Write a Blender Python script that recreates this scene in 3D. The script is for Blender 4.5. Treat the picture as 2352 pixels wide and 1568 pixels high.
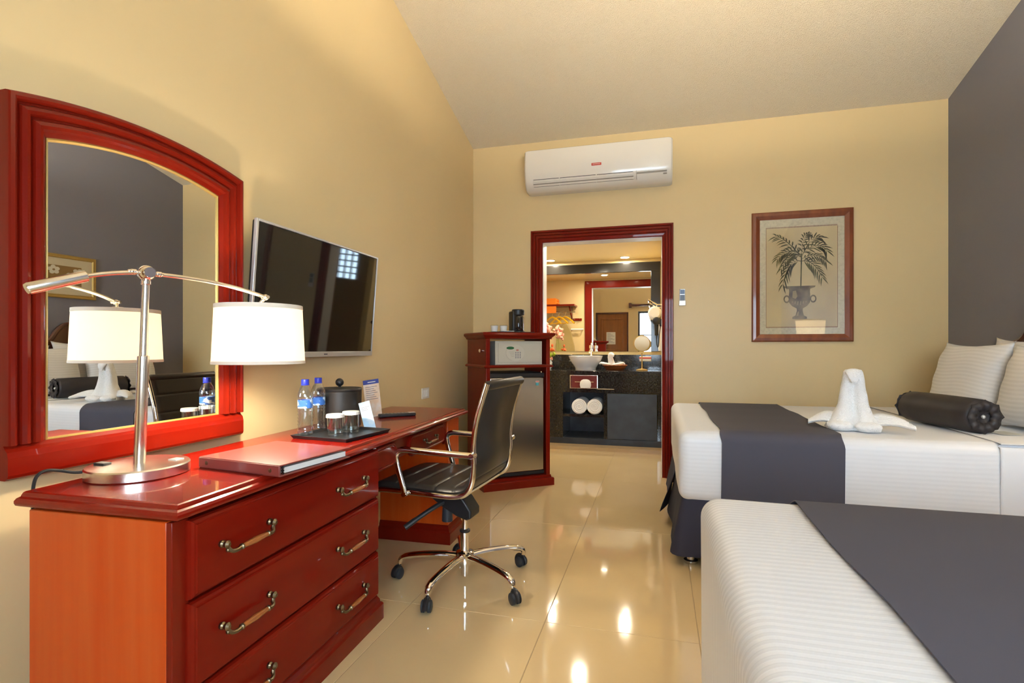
import bpy, bmesh, math, random
from mathutils import Vector, Matrix
random.seed(7)
for o in list(bpy.data.objects): bpy.data.objects.remove(o, do_unlink=True)
scene = bpy.context.scene
col = scene.collection
PI = math.pi
R = math.radians

# ------------------------------------------------------------------ camera
W, F, VX, VY, H = 2352.0, 1212.0, 1510.0, 800.0, 1.128
TH = math.atan((VX - 1176) / F); SN, CS = math.sin(TH), math.cos(TH)
cam_d = bpy.data.cameras.new('camera'); cam = bpy.data.objects.new('camera', cam_d)
col.objects.link(cam); scene.camera = cam
cam_d.sensor_width = 36; cam_d.sensor_fit = 'HORIZONTAL'; cam_d.lens = F / W * 36
cam_d.shift_y = (VY - 784) / W; cam_d.clip_start = .05
cam.location = (0, 0, H); cam.rotation_euler = (PI / 2, 0, TH)

# ------------------------------------------------------------------ world + exposure
world = bpy.data.worlds.new('sky'); scene.world = world; world.use_nodes = True
bg = world.node_tree.nodes['Background']
bg.inputs['Color'].default_value = (0.72, 0.86, 1.0, 1); bg.inputs['Strength'].default_value = 15.5
scene.view_settings.view_transform = 'Standard'; scene.view_settings.look = 'None'
scene.view_settings.gamma = 1; scene.view_settings.use_curve_mapping = False
scene.view_settings.exposure = 0.48
LAMP_W, CEIL_W, BATH_E = 10.0, 640.0, 800.0

def portal(name, loc, rot, sx, sy):                      # guides sampling of the sky through a window opening
    d = bpy.data.lights.new(name, 'AREA'); d.shape = 'RECTANGLE'; d.size = sx; d.size_y = sy
    d.cycles.is_portal = True
    o = bpy.data.objects.new(name, d); col.objects.link(o); o.location = loc; o.rotation_euler = rot

# ------------------------------------------------------------------ pixel -> world helpers
def ray(px, py):
    a = (px - 1176) / F; b = (VY - py) / F
    return Vector((-SN + a * CS, CS + a * SN, b))
def onz(px, py, z): r = ray(px, py); return Vector((0, 0, H)) + r * ((z - H) / r.z)
def onx(px, py, x): r = ray(px, py); return Vector((0, 0, H)) + r * (x / r.x)
def ony(px, py, y): r = ray(px, py); return Vector((0, 0, H)) + r * (y / r.y)

# ------------------------------------------------------------------ materials
MATS = {}
def mat(name, c, rough=.5, metal=0, coat=0, spec=.5, bump=None, var=None, trans=0, ior=1.45, sheen=0, emit=None, coat_r=.06):
    m = bpy.data.materials.new(name); m.use_nodes = True; nt = m.node_tree; b = nt.nodes['Principled BSDF']
    b.inputs['Base Color'].default_value = (*c, 1); b.inputs['Roughness'].default_value = rough
    b.inputs['Metallic'].default_value = metal; b.inputs['Coat Weight'].default_value = coat
    b.inputs['Coat Roughness'].default_value = coat_r; b.inputs['Specular IOR Level'].default_value = spec
    b.inputs['Transmission Weight'].default_value = trans; b.inputs['IOR'].default_value = ior
    b.inputs['Sheen Weight'].default_value = sheen
    if emit: b.inputs['Emission Color'].default_value = (*emit[0], 1); b.inputs['Emission Strength'].default_value = emit[1]
    if var:   # (second colour, scale vec, detail, low, high)
        tc = nt.nodes.new('ShaderNodeTexCoord'); mp = nt.nodes.new('ShaderNodeMapping'); mp.inputs['Scale'].default_value = var[1]
        nz = nt.nodes.new('ShaderNodeTexNoise'); nz.inputs['Scale'].default_value = 1; nz.inputs['Detail'].default_value = var[2]
        rp = nt.nodes.new('ShaderNodeValToRGB'); rp.color_ramp.elements[0].position = var[3]; rp.color_ramp.elements[1].position = var[4]
        rp.color_ramp.elements[0].color = (*c, 1); rp.color_ramp.elements[1].color = (*var[0], 1)
        nt.links.new(tc.outputs['Object'], mp.inputs['Vector']); nt.links.new(mp.outputs['Vector'], nz.inputs['Vector'])
        nt.links.new(nz.outputs['Fac'], rp.inputs['Fac']); nt.links.new(rp.outputs['Color'], b.inputs['Base Color'])
    if bump:  # (scale, strength, distance)
        tc = nt.nodes.new('ShaderNodeTexCoord'); nz = nt.nodes.new('ShaderNodeTexNoise')
        nz.inputs['Scale'].default_value = bump[0]; nz.inputs['Detail'].default_value = 3
        bp = nt.nodes.new('ShaderNodeBump'); bp.inputs['Strength'].default_value = bump[1]; bp.inputs['Distance'].default_value = bump[2]
        nt.links.new(tc.outputs['Object'], nz.inputs['Vector']); nt.links.new(nz.outputs['Fac'], bp.inputs['Height'])
        nt.links.new(bp.outputs['Normal'], b.inputs['Normal'])
    MATS[name] = m
    return m

def striped(name, c1, c2, period, rough=.6):
    m = mat(name, c1, rough, sheen=.2); nt = m.node_tree; b = nt.nodes['Principled BSDF']
    uv = nt.nodes.new('ShaderNodeUVMap'); sp = nt.nodes.new('ShaderNodeSeparateXYZ')
    mu = nt.nodes.new('ShaderNodeMath'); mu.operation = 'MULTIPLY'; mu.inputs[1].default_value = 2 * PI / period
    sn = nt.nodes.new('ShaderNodeMath'); sn.operation = 'SINE'
    ad = nt.nodes.new('ShaderNodeMath'); ad.operation = 'MULTIPLY_ADD'; ad.inputs[1].default_value = 1.6; ad.inputs[2].default_value = .5; ad.use_clamp = True
    mx = nt.nodes.new('ShaderNodeMix'); mx.data_type = 'RGBA'
    mx.inputs[6].default_value = (*c1, 1); mx.inputs[7].default_value = (*c2, 1)
    nt.links.new(uv.outputs['UV'], sp.inputs[0]); nt.links.new(sp.outputs['X'], mu.inputs[0]); nt.links.new(mu.outputs[0], sn.inputs[0])
    nt.links.new(sn.outputs[0], ad.inputs[0]); nt.links.new(ad.outputs[0], mx.inputs[0]); nt.links.new(mx.outputs[2], b.inputs['Base Color'])
    rr = nt.nodes.new('ShaderNodeMapRange'); rr.inputs['To Min'].default_value = .38; rr.inputs['To Max'].default_value = .75
    nt.links.new(ad.outputs[0], rr.inputs['Value']); nt.links.new(rr.outputs[0], b.inputs['Roughness'])
    bp = nt.nodes.new('ShaderNodeBump'); bp.inputs['Strength'].default_value = .10; bp.inputs['Distance'].default_value = .002
    nt.links.new(ad.outputs[0], bp.inputs['Height']); nt.links.new(bp.outputs['Normal'], b.inputs['Normal'])
    return m

def thin_pane(name, tint, gloss, edge=False):                        # window glass that lets light through
    m = bpy.data.materials.new(name); m.use_nodes = True; nt = m.node_tree; nt.nodes.clear()
    out = nt.nodes.new('ShaderNodeOutputMaterial'); tr = nt.nodes.new('ShaderNodeBsdfTransparent'); tr.inputs[0].default_value = (*tint, 1)
    gl = nt.nodes.new('ShaderNodeBsdfGlossy'); gl.inputs['Roughness'].default_value = .02
    mx = nt.nodes.new('ShaderNodeMixShader'); mx.inputs[0].default_value = gloss
    if edge:                                             # curved clear plastic: brighter towards its rim
        lw = nt.nodes.new('ShaderNodeLayerWeight'); lw.inputs['Blend'].default_value = .35
        mr = nt.nodes.new('ShaderNodeMapRange'); mr.inputs['To Min'].default_value = gloss; mr.inputs['To Max'].default_value = .75
        nt.links.new(lw.outputs['Facing'], mr.inputs['Value']); nt.links.new(mr.outputs[0], mx.inputs[0])
    nt.links.new(tr.outputs[0], mx.inputs[1]); nt.links.new(gl.outputs[0], mx.inputs[2]); nt.links.new(mx.outputs[0], out.inputs[0])
    return m

def shade_mat(name, strength):                           # lit fabric lampshade
    m = bpy.data.materials.new(name); m.use_nodes = True; nt = m.node_tree; nt.nodes.clear()
    out = nt.nodes.new('ShaderNodeOutputMaterial'); tl = nt.nodes.new('ShaderNodeBsdfTranslucent'); tl.inputs[0].default_value = (.72, .62, .46, 1)
    df = nt.nodes.new('ShaderNodeBsdfDiffuse'); df.inputs[0].default_value = (.85, .80, .70, 1)
    em = nt.nodes.new('ShaderNodeEmission'); em.inputs[0].default_value = (1, .87, .66, 1); em.inputs[1].default_value = strength
    m1 = nt.nodes.new('ShaderNodeMixShader'); m1.inputs[0].default_value = .5; ad = nt.nodes.new('ShaderNodeAddShader')
    nt.links.new(tl.outputs[0], m1.inputs[1]); nt.links.new(df.outputs[0], m1.inputs[2])
    nt.links.new(m1.outputs[0], ad.inputs[0]); nt.links.new(em.outputs[0], ad.inputs[1]); nt.links.new(ad.outputs[0], out.inputs[0])
    return m

BEIGE = mat('beige_paint', (.71, .545, .290), .40, spec=.4, bump=(90, .05, .002), var=((.685, .525, .277), (1.2, 1.2, 1.2), 2, .35, .65))
BATHW = mat('bath_paint', (.78, .61, .29), .5, bump=(90, .05, .002))
GREYW = mat('grey_paint', (.185, .184, .222), .55, spec=.35, bump=(90, .05, .002))
CEILM = mat('popcorn_ceiling', (.87, .77, .58), .9, spec=.1, bump=(170, .9, .012))
TILE = mat('cream_floor_tile', (.64, .485, .265), .07, spec=.6, coat=.35, coat_r=.02, var=((.60, .455, .25), (3, 3, 3), 4, .3, .7))
GROUT = mat('tile_grout', (.30, .22, .12), .8)
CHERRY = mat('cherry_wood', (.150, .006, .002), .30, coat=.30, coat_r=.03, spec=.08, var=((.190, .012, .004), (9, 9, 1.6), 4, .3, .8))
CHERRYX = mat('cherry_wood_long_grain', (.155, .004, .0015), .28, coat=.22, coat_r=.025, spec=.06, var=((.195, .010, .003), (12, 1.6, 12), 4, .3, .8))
CHERRYS = mat('cherry_wood_sunlit_side', (.50, .055, .004), .30, coat=.34, coat_r=.05, spec=.15, var=((.54, .09, .013), (26, 26, 1.5), 4, .3, .75))  # same cherry in a brighter orange, sunlight on the desk sides put into colour
CHERRYT = mat('cherry_desk_top', (.185, .004, .0015), .24, coat=.42, coat_r=.02, spec=.10, var=((.24, .012, .004), (12, 1.6, 12), 4, .3, .8))
DARKWOOD = mat('dark_wood', (.055, .014, .008), .3, coat=.5, var=((.09, .022, .01), (10, 10, 2), 4, .35, .7))
BROWNDOOR = mat('brown_door_wood', (.20, .065, .012), .4, coat=.3, var=((.26, .09, .018), (18, 18, 1.5), 4, .3, .7))
PICWOOD = mat('picture_frame_wood', (.16, .035, .010), .35, coat=.4, var=((.24, .065, .018), (18, 18, 4), 4, .35, .7))
CHROME = mat('chrome', (.85, .82, .78), .06, 1)
NICKEL = mat('brushed_nickel', (.80, .76, .69), .24, 1, bump=(300, .03, .001))
STEEL = mat('stainless_steel', (.58, .55, .52), .22, 1)
BRONZE = mat('antique_bronze', (.21, .165, .10), .36, 1)
OAK = mat('oak_grip', (.36, .12, .025), .35, coat=.5, var=((.24, .07, .015), (40, 8, 40), 4, .35, .7))
LEATHER = mat('black_leather', (.022, .019, .017), .36, spec=.6, bump=(350, .12, .001))
BLACKP = mat('black_plastic', (.015, .015, .017), .4)
BLACKG = mat('black_gloss_frame', (.012, .011, .010), .14, spec=.5)
RUBBER = mat('caster_rubber', (.025, .03, .038), .45)
SILVERP = mat('silver_plastic', (.62, .62, .62), .35, .6)
SCREEN = mat('tv_screen', (.010, .009, .009), .035, spec=.55)
MIRRORM = mat('mirror_glass', (.90, .90, .88), .0, 1)
WHITEP = mat('white_plastic', (.80, .76, .68), .25, coat=.5)
WHITE_S = mat('white_smooth', (.82, .82, .80), .35)
GREYL = mat('grey_louver', (.30, .27, .22), .5)
DARKG = mat('dark_grille', (.06, .055, .05), .6)
REDM = mat('red_badge', (.55, .05, .03), .4)
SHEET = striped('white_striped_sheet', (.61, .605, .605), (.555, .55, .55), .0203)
SHEET1 = striped('white_striped_sheet_daylit', (.71, .715, .735), (.695, .70, .72), .0203)  # same linen; fainter stripes and blue tint imitate daylight on the far bed
SHEETP = striped('white_striped_pillowcase', (.75, .74, .73), (.695, .685, .675), .022)
SHEETH = mat('white_sheet', (.71, .715, .735), .6, sheen=.2, bump=(40, .08, .003))
RUNNER = mat('charcoal_runner', (.066, .065, .086), .85, spec=.3, bump=(600, .15, .001))
SKIRT = mat('charcoal_skirt', (.036, .036, .056), .9, spec=.2, bump=(500, .12, .001))
SATIN = mat('charcoal_satin', (.022, .019, .022), .5, spec=.4, bump=(30, .1, .004))
TOWEL = mat('white_terry', (.88, .87, .85), .95, sheen=.4, bump=(150, .9, .008))
GRANITE = mat('black_granite', (.012, .012, .013), .10, spec=.6, var=((.035, .032, .028), (60, 60, 60), 5, .5, .75))
GRANITED = mat('dark_slate_panel', (.022, .026, .034), .35, var=((.035, .042, .052), (8, 8, 8), 4, .4, .7))
PORCELAIN = mat('porcelain', (.80, .80, .80), .08, coat=.5)
BINDER = mat('binder_leather', (.20, .035, .028), .38, coat=.25, bump=(400, .1, .001))
PAPER = mat('paper', (.75, .74, .70), .7)
GLASS = mat('clear_glass', (.96, .97, .96), .0, trans=1, ior=1.45)
WATER = mat('water_bottle_plastic', (.90, .96, 1.0), .02, trans=1, ior=1.33)
BLUECAP = mat('blue_cap', (.015, .03, .42), .35)
LABELB = mat('bottle_label', (.03, .12, .42), .4, var=((.55, .72, .85), (30, 30, 60), 2, .48, .58))
INK = mat('dark_ink', (.12, .12, .16), .7)
NAVY = mat('navy_print', (.03, .05, .25), .6)
SKYP = mat('pale_blue_print', (.42, .62, .80), .6, var=((.75, .80, .84), (25, 25, 25), 2, .4, .65))
SKINP = mat('peach_print', (.72, .52, .36), .6, var=((.75, .72, .68), (18, 18, 18), 2, .4, .65))
SAFEM = mat('safe_paint', (.52, .49, .40), .45)
SAFED = mat('safe_side_paint', (.30, .30, .27), .5)
GREENP = mat('green_badge', (.01, .10, .03), .4)
ORANGE = mat('orange_cloth', (.85, .22, .01), .7)
YELLOW = mat('yellow_hanger', (.78, .42, .01), .45)
KHAKI = mat('ironing_board_cover', (.40, .29, .11), .8)
PINK = mat('pink_petals', (.85, .40, .30), .7)
GREENL = mat('lime_leaves', (.35, .45, .03), .6)
ORNG2 = mat('orange_petals', (.75, .12, .02), .6)
WICKER = mat('brown_wicker', (.22, .06, .012), .6, bump=(120, .5, .004))
GOLD = mat('gilded_frame', (.42, .28, .08), .38, .5)
MATB = mat('cream_mat', (.55, .48, .33), .7)
ART_D = mat('brown_painting', (.22, .13, .04), .7)
ART_W = mat('cream_blossom_paint', (.62, .57, .45), .7)
ARTBG = mat('aged_print_paper', (.74, .60, .34), .5, spec=.2, var=((.60, .47, .29), (3, 3, 1.6), 4, .35, .7))
ARTMAT = mat('speckled_mat', (.74, .67, .50), .5, spec=.2, var=((.62, .56, .41), (60, 60, 60), 3, .4, .7))
FROND = mat('painted_frond', (.045, .042, .014), .7, var=((.13, .125, .035), (14, 14, 14), 2, .4, .7))
URN = mat('painted_urn', (.09, .062, .034), .6, var=((.32, .24, .13), (9, 9, 9), 2, .4, .7))
URNL = mat('painted_urn_highlight', (.42, .33, .18), .6)
BOTTLE = thin_pane('clear_bottle_plastic', (.86, .94, 1.0), .10, True); TUMBLER = thin_pane('clear_tumbler_glass', (.93, .96, .95), .08, True)
PANE = thin_pane('window_pane', (.95, .97, .98), .06)
PICGLASS = thin_pane('picture_glass', (.98, .98, .97), .075)
def bulbm(name, c, s): return mat(name, (.9, .9, .85), .5, emit=(c, s))
DOWN = bulbm('downlight_lens', (1, .89, .68), BATH_E)
DOME = bulbm('ceiling_lamp_glass', (1, .90, .76), 5.0)
SHADE = shade_mat('lit_shade_fabric', .38)
SHADE2 = shade_mat('bedside_shade_fabric', 1.2)
TRIMF = mat('shade_trim', (.78, .70, .58), .8)

# ------------------------------------------------------------------ mesh helpers
class MB:
    def __init__(s): s.v = []; s.f = []
    def add(s, vs, fs):
        n = len(s.v); s.v += [Vector(v) for v in vs]; s.f += [tuple(i + n for i in f) for f in fs]; return s
    def box(s, x0, x1, y0, y1, z0, z1, M=None):
        vs = [Vector((x, y, z)) for x in (x0, x1) for y in (y0, y1) for z in (z0, z1)]
        if M: vs = [M @ v for v in vs]
        return s.add(vs, [(0, 1, 3, 2), (4, 6, 7, 5), (0, 4, 5, 1), (2, 3, 7, 6), (0, 2, 6, 4), (1, 5, 7, 3)])
    def loft(s, rings, closed=True, cap=True, loop=False):
        n = len(rings[0]); vs = [p for r in rings for p in r]; fs = []; m = len(rings)
        for i in range(m if loop else m - 1):
            a, b = i * n, ((i + 1) % m) * n
            for j in range(n if closed else n - 1):
                k = (j + 1) % n; fs.append((a + j, a + k, b + k, b + j))
        if cap and closed and not loop: fs.append(tuple(range(n))[::-1]); fs.append(tuple(range((m - 1) * n, m * n)))
        return s.add(vs, fs)
    def tube(s, pts, r, n=10, cap=True, sq=1.0):
        pts = [Vector(p) for p in pts]; m = len(pts); rs = r if isinstance(r, (list, tuple)) else [r] * m
        t0 = (pts[1] - pts[0]).normalized(); up = Vector((0, 0, 1)) if abs(t0.z) < .9 else Vector((1, 0, 0))
        nx = t0.cross(up).normalized(); rings = []
        for i, p in enumerate(pts):
            t = (pts[min(i + 1, m - 1)] - pts[max(i - 1, 0)]).normalized()
            nx = (nx - t * nx.dot(t)).normalized(); ny = t.cross(nx)
            rings.append([p + nx * (math.cos(a) * rs[i]) + ny * (math.sin(a) * rs[i] * sq) for a in [2 * PI * k / n for k in range(n)]])
        return s.loft(rings, True, cap)
    def lathe(s, prof, n=24, c=(0, 0, 0), cap=True, sx=1, sy=1, M=None):
        rings = [[Vector((math.cos(2 * PI * k / n) * r * sx, math.sin(2 * PI * k / n) * r * sy, z)) for k in range(n)] for r, z in prof]
        if M: rings = [[M.to_3x3() @ p for p in q] for q in rings]
        c = Vector(c); rings = [[p + c for p in q] for q in rings]
        return s.loft(rings, True, cap)
    def ball(s, c, rx, ry=None, rz=None, n=12, m=8, M=None):
        ry = ry or rx; rz = rz or rx
        pr = [(math.sin(PI * i / m), -math.cos(PI * i / m)) for i in range(m + 1)]
        pr[0] = (.02, -1); pr[-1] = (.02, 1)
        rings = [[Vector((math.cos(2 * PI * k / n) * a * rx, math.sin(2 * PI * k / n) * a * ry, b * rz)) for k in range(n)] for a, b in pr]
        if M: rings = [[M @ p for p in q] for q in rings]
        c = Vector(c)
        return s.loft([[p + c for p in q] for q in rings])
    def prism(s, poly, fn, a, b):                        # poly of 2D points, fn(u, v, w) -> 3D
        n = len(poly); vs = [fn(u, v, a) for u, v in poly] + [fn(u, v, b) for u, v in poly]
        fs = [tuple(range(n)), tuple(range(2 * n - 1, n - 1, -1))] + [(i, n + i, n + (i + 1) % n, (i + 1) % n) for i in range(n)]
        return s.add(vs, fs)
    def build(s, name, m, parent=None, loc=(0, 0, 0), rot=(0, 0, 0), smooth=True, bevel=0, seg=2, ang=35, uv=None, tag=None):
        me = bpy.data.meshes.new(name); me.from_pydata([tuple(v) for v in s.v], [], s.f); me.update()
        bm = bmesh.new(); bm.from_mesh(me); bmesh.ops.recalc_face_normals(bm, faces=bm.faces); bm.to_mesh(me); bm.free()
        if uv:
            l = me.uv_layers.new(name='UVMap')
            for p in me.polygons:
                for li in p.loop_indices: l.data[li].uv = uv(me.vertices[me.loops[li].vertex_index].co, p.normal)
        if smooth:
            for p in me.polygons: p.use_smooth = True
            me.set_sharp_from_angle(angle=R(ang))
        me.materials.append(m)
        o = bpy.data.objects.new(name, me); col.objects.link(o); o.location = loc; o.rotation_euler = rot
        if parent: o.parent = parent
        if bevel:
            b = o.modifiers.new('bevel', 'BEVEL'); b.width = bevel; b.segments = seg; b.limit_method = 'ANGLE'; b.angle_limit = R(40); b.harden_normals = False
        if tag: set_tag(o, *tag)
        return o
def set_tag(o, label, cat, group=None):
    o['label'] = label; o['category'] = cat
    if group: o['group'] = group
    return o
def thing(name, label, cat, loc=(0, 0, 0), rotz=0, group=None):
    o = bpy.data.objects.new(name, None); o.empty_display_size = .05; col.objects.link(o); o.location = loc; o.rotation_euler = (0, 0, rotz)
    return set_tag(o, label, cat, group)
def struct(o): o['kind'] = 'structure'; return o
def bx(name, m, x0, x1, y0, y1, z0, z1, parent=None, bevel=0, **k): return MB().box(x0, x1, y0, y1, z0, z1).build(name, m, parent, bevel=bevel, **k)
def arc(c, r, a0, a1, n): return [(c[0] + r * math.cos(R(a0 + (a1 - a0) * i / n)), c[1] + r * math.sin(R(a0 + (a1 - a0) * i / n))) for i in range(n + 1)]
def smooth_path(pts, n=6):                               # Catmull-Rom
    P = [Vector(p) for p in pts]; P = [2 * P[0] - P[1]] + P + [2 * P[-1] - P[-2]]; out = []
    for i in range(1, len(P) - 2):
        for k in range(n):
            t = k / n; a, b, c, d = P[i - 1:i + 3]
            out.append(.5 * ((2 * b) + (c - a) * t + (2 * a - 5 * b + 4 * c - d) * t * t + (3 * b - a - 3 * c + d) * t ** 3))
    out.append(P[-2]); return out
def moulding(outer, inner, prof, fn, closed=False):      # outer/inner 2D outlines, prof [(t, height)]
    rings = []
    for o, i in zip(outer, inner): rings.append([fn(o[0] + (i[0] - o[0]) * t, o[1] + (i[1] - o[1]) * t, h) for t, h in prof])
    m = MB(); m.loft(rings, True, True, loop=closed); return m

# ------------------------------------------------------------------ the room
XL, XR, YB, YR = -1.714, 2.16, 4.811, -.90
ZE, SL, YRIDGE = 3.05, .265, 1.95
ZR = ZE + SL * (YB - YRIDGE); ZREAR = ZR - SL * (YRIDGE - YR)
T = .15
DX0, DX1, DZ = -1.027, .040, 2.109                      # bathroom doorway
BY0, BYM, BXL, BXR, BZ = YB + T, 6.80, -1.95, 2.10, 2.25
# floor: grout bed with separate tiles
fl = struct(bx('floor', GROUT, XL - T, XR + T, YR - T, BYM + .1, -.10, -.0015))
TW, TL = .604, 1.204
tile_mesh = {}
def tile(x0, x1, y0, y1):
    g = .0012; k = (round(x1 - x0, 3), round(y1 - y0, 3))
    if k not in tile_mesh:
        w, d = (x1 - x0) / 2 - g, (y1 - y0) / 2 - g; b = .0012
        m = MB(); m.loft([[Vector((sx * (w - i), sy * (d - i), z)) for sx, sy in ((-1, -1), (1, -1), (1, 1), (-1, 1))] for i, z in ((0, -.008), (0, -b), (b, 0))])
        o = m.build('tile', TILE, fl, smooth=False); tile_mesh[k] = o.data
    else:
        o = bpy.data.objects.new('tile', tile_mesh[k]); col.objects.link(o); o.parent = fl
    o.location = ((x0 + x1) / 2, (y0 + y1) / 2, 0)
xs = [-.448 + TW * k for k in range(-4, 6)]; ys = [2.135 + TL * k for k in range(-4, 6)]
for xa, xb in zip(xs, xs[1:]):
    for ya, yb in zip(ys, ys[1:]):
        a, b = max(xa, XL - T), min(xb, XR + .02); c, d = max(ya, YR), min(yb, BYM)
        if b - a > .02 and d - c > .02: tile(a, b, c, d)
def fYZ(x): return lambda u, v, w: Vector((w, u, v))
gable = [(YR - T, -.1), (YB + T, -.1), (YB + T, ZE - SL * T), (YRIDGE, ZR), (YR - T, ZREAR - SL * T)]
struct(MB().prism(gable, lambda u, v, w: Vector((w, u, v)), XL - T, XL).build('wall_left', BEIGE, smooth=False))
struct(MB().prism(gable, lambda u, v, w: Vector((w, u, v)), XR, XR + T).build('wall_right', GREYW, smooth=False))
m = MB(); m.box(XL, DX0, YB, YB + T, 0, ZE); m.box(DX1, XR, YB, YB + T, 0, ZE); m.box(DX0, DX1, YB, YB + T, DZ, ZE)
struct(m.build('wall_back', BEIGE, smooth=False))
WX0, WX1, WZ0, WZ1 = -.50, 1.60, .85, 2.12                # street window behind the camera
EX0, EX1, EZ = -1.62, -.75, 2.10                          # entrance door
m = MB()
m.box(XL, EX0, YR - T, YR, 0, ZREAR); m.box(EX0, EX1, YR - T, YR, EZ, ZREAR); m.box(EX1, WX0, YR - T, YR, 0, ZREAR)
m.box(WX0, WX1, YR - T, YR, 0, WZ0); m.box(WX0, WX1, YR - T, YR, WZ1, ZREAR); m.box(WX1, XR, YR - T, YR, 0, ZREAR)
struct(m.build('wall_rear', BEIGE, smooth=False))
m = MB(); ct = .12
prof = [(YB + T, ZE - SL * T), (YRIDGE, ZR), (YR - T, ZREAR - SL * T), (YR - T, ZREAR - SL * T + ct), (YRIDGE, ZR + ct), (YB + T, ZE - SL * T + ct)]
struct(m.prism(prof, lambda u, v, w: Vector((w, u, v)), XL - T, XR + T).build('ceiling', CEILM, smooth=False))
# bathroom shell
struct(bx('wall_bath_left', BATHW, BXL - .1, BXL, BY0, BYM, 0, BZ))
GX0, GX1, GZ0, GZ1 = .93, 1.36, 1.74, 2.18                # glass block window of the shower
m = MB(); m.box(BXL - .1, GX0, BYM, BYM + .1, 0, BZ); m.box(GX1, BXR + .1, BYM, BYM + .1, 0, BZ)
m.box(GX0, GX1, BYM, BYM + .1, 0, GZ0); m.box(GX0, GX1, BYM, BYM + .1, GZ1, BZ)
struct(m.build('wall_bath_back', BATHW, smooth=False))
struct(bx('wall_bath_right', BATHW, BXR, BXR + .1, BY0, BYM, 0, BZ))
struct(bx('wall_bath_divider', BATHW, .055, .125, 5.75, BYM, 0, BZ))
struct(bx('wall_bath_front', BATHW, BXL - .1, XL - T, BY0 - .1, BY0, 0, BZ))
struct(bx('ceiling_bath', BATHW, BXL - .1, BXR + .1, BY0, BYM + .1, BZ, BZ + .08))
# doorway trim: fluted architrave, jamb lining
A = .112; fl_prof = [(0, 0), (0, .022), (.06, .030), (.16, .030), (.20, .020), (.24, .020), (.28, .031), (.40, .031), (.44, .021), (.48, .021), (.52, .031), (.66, .031), (.70, .020), (.74, .020), (.78, .026), (.94, .024), (1, .018), (1, 0)]
out2 = [(DX0 - A, 0), (DX0 - A, DZ + A), (DX1 + A - .018, DZ + A), (DX1 + A - .018, 0)]; in2 = [(DX0, 0), (DX0, DZ), (DX1, DZ), (DX1, 0)]
dt = moulding(out2, in2, fl_prof, lambda u, v, h: Vector((u, YB - h, v))).build('trim_1', CHERRY, smooth=False); struct(dt)
out3 = [(DX0 - A, 0), (DX0 - A, DZ + A), (.052, DZ + A), (.052, 0)]; in3 = [(DX0, 0), (DX0, DZ), (DX1, DZ), (DX1, 0)]
struct(moulding(out3, in3, [(0, 0), (0, .02), (.1, .026), (.9, .022), (1, .016), (1, 0)], lambda u, v, h: Vector((u, BY0 + h, v))).build('trim_2', CHERRY, smooth=False))
m = MB(); m.box(DX0 - .004, DX0 + .004, YB, BY0, 0, DZ); m.box(DX1 - .004, DX1 + .004, YB, BY0, 0, DZ); m.box(DX0, DX1, YB, BY0, DZ - .004, DZ + .004)
struct(m.build('trim_3', WHITE_S, smooth=False))
# street window
win = struct(thing('window_1', 'dark framed street window glimpsed in the bathroom mirror beside the towel', 'window', (WX0, YR - .09, WZ0)))
w_, h_ = WX1 - WX0, WZ1 - WZ0
for a in ((0, .05, 0, h_), (w_ - .05, w_, 0, h_), (.05, w_ - .05, 0, .05), (.05, w_ - .05, h_ - .05, h_)):
    bx('window_frame', BLACKP, a[0], a[1], -.03, .03, a[2], a[3], win, .004)
NX, NZ = 3, 2
for k in range(1, NX): bx('muntin', BLACKP, w_ * k / NX - .014, w_ * k / NX + .014, -.018, .018, .05, h_ - .05, win)
for k in range(1, NZ): bx('muntin', BLACKP, .05, w_ - .05, -.016, .016, h_ * k / NZ - .012, h_ * k / NZ + .012, win)
for i in range(NX):
    for j in range(NZ): bx('pane', PANE, w_ * i / NX + .02, w_ * (i + 1) / NX - .02, -.003, .003, h_ * j / NZ + .02, h_ * (j + 1) / NZ - .02, win)
bx('window_sill', WHITE_S, -.05, w_ + .05, -.06, .13, -.03, 0, win, .004)
portal('window_portal', ((WX0 + WX1) / 2, YR - T - .03, (WZ0 + WZ1) / 2), (-PI / 2, 0, 0), w_, h_)
# entrance door
ed = struct(thing('door_1', 'brown panelled wooden entrance door seen in the bathroom mirror', 'door', ((EX0 + EX1) / 2, YR - .06, 0)))
ew = (EX1 - EX0) / 2
bx('door_panel', BROWNDOOR, -ew + .04, ew - .04, -.02, .02, 0, EZ - .04, ed)
for z0, z1 in ((.15, .92), (1.05, 1.95)):
    o2 = [(-ew + .13, z0), (ew - .13, z0), (ew - .13, z1), (-ew + .13, z1)]; i2 = [(-ew + .19, z0 + .06), (ew - .19, z0 + .06), (ew - .19, z1 - .06), (-ew + .19, z1 - .06)]
    moulding(o2, i2, [(0, 0), (0, .006), (.3, .016), (.8, .01), (1, .004), (1, 0)], lambda u, v, h: Vector((u, .02 + h, v)), True).build('panel_moulding', BROWNDOOR, ed, smooth=False)
for a, b, c, d in ((-ew, -ew + .04, 0, EZ), (ew - .04, ew, 0, EZ), (-ew + .04, ew - .04, EZ - .04, EZ)): bx('door_frame', DARKWOOD, a, b, -.05, .07, c, d, ed, .003)
MB().tube([(-ew + .10, .02, 1.0), (-ew + .10, .07, 1.0), (-ew + .22, .07, 1.0)], .011).build('door_handle', NICKEL, ed)
nt = thing('notice', 'white printed notice sheet fixed to the brown entrance door', 'paper', ((EX0 + EX1) / 2 - .03, YR - .0385, 1.24))
bx('sheet', PAPER, -.12, .12, 0, .002, 0, .33, nt)
m = MB()
for k in range(9): m.box(-.095, .095 - .05 * ((k * 7) % 3), .002, .0026, .04 + k * .03, .048 + k * .03)
m.build('printed_lines', INK, nt, smooth=False)
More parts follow.
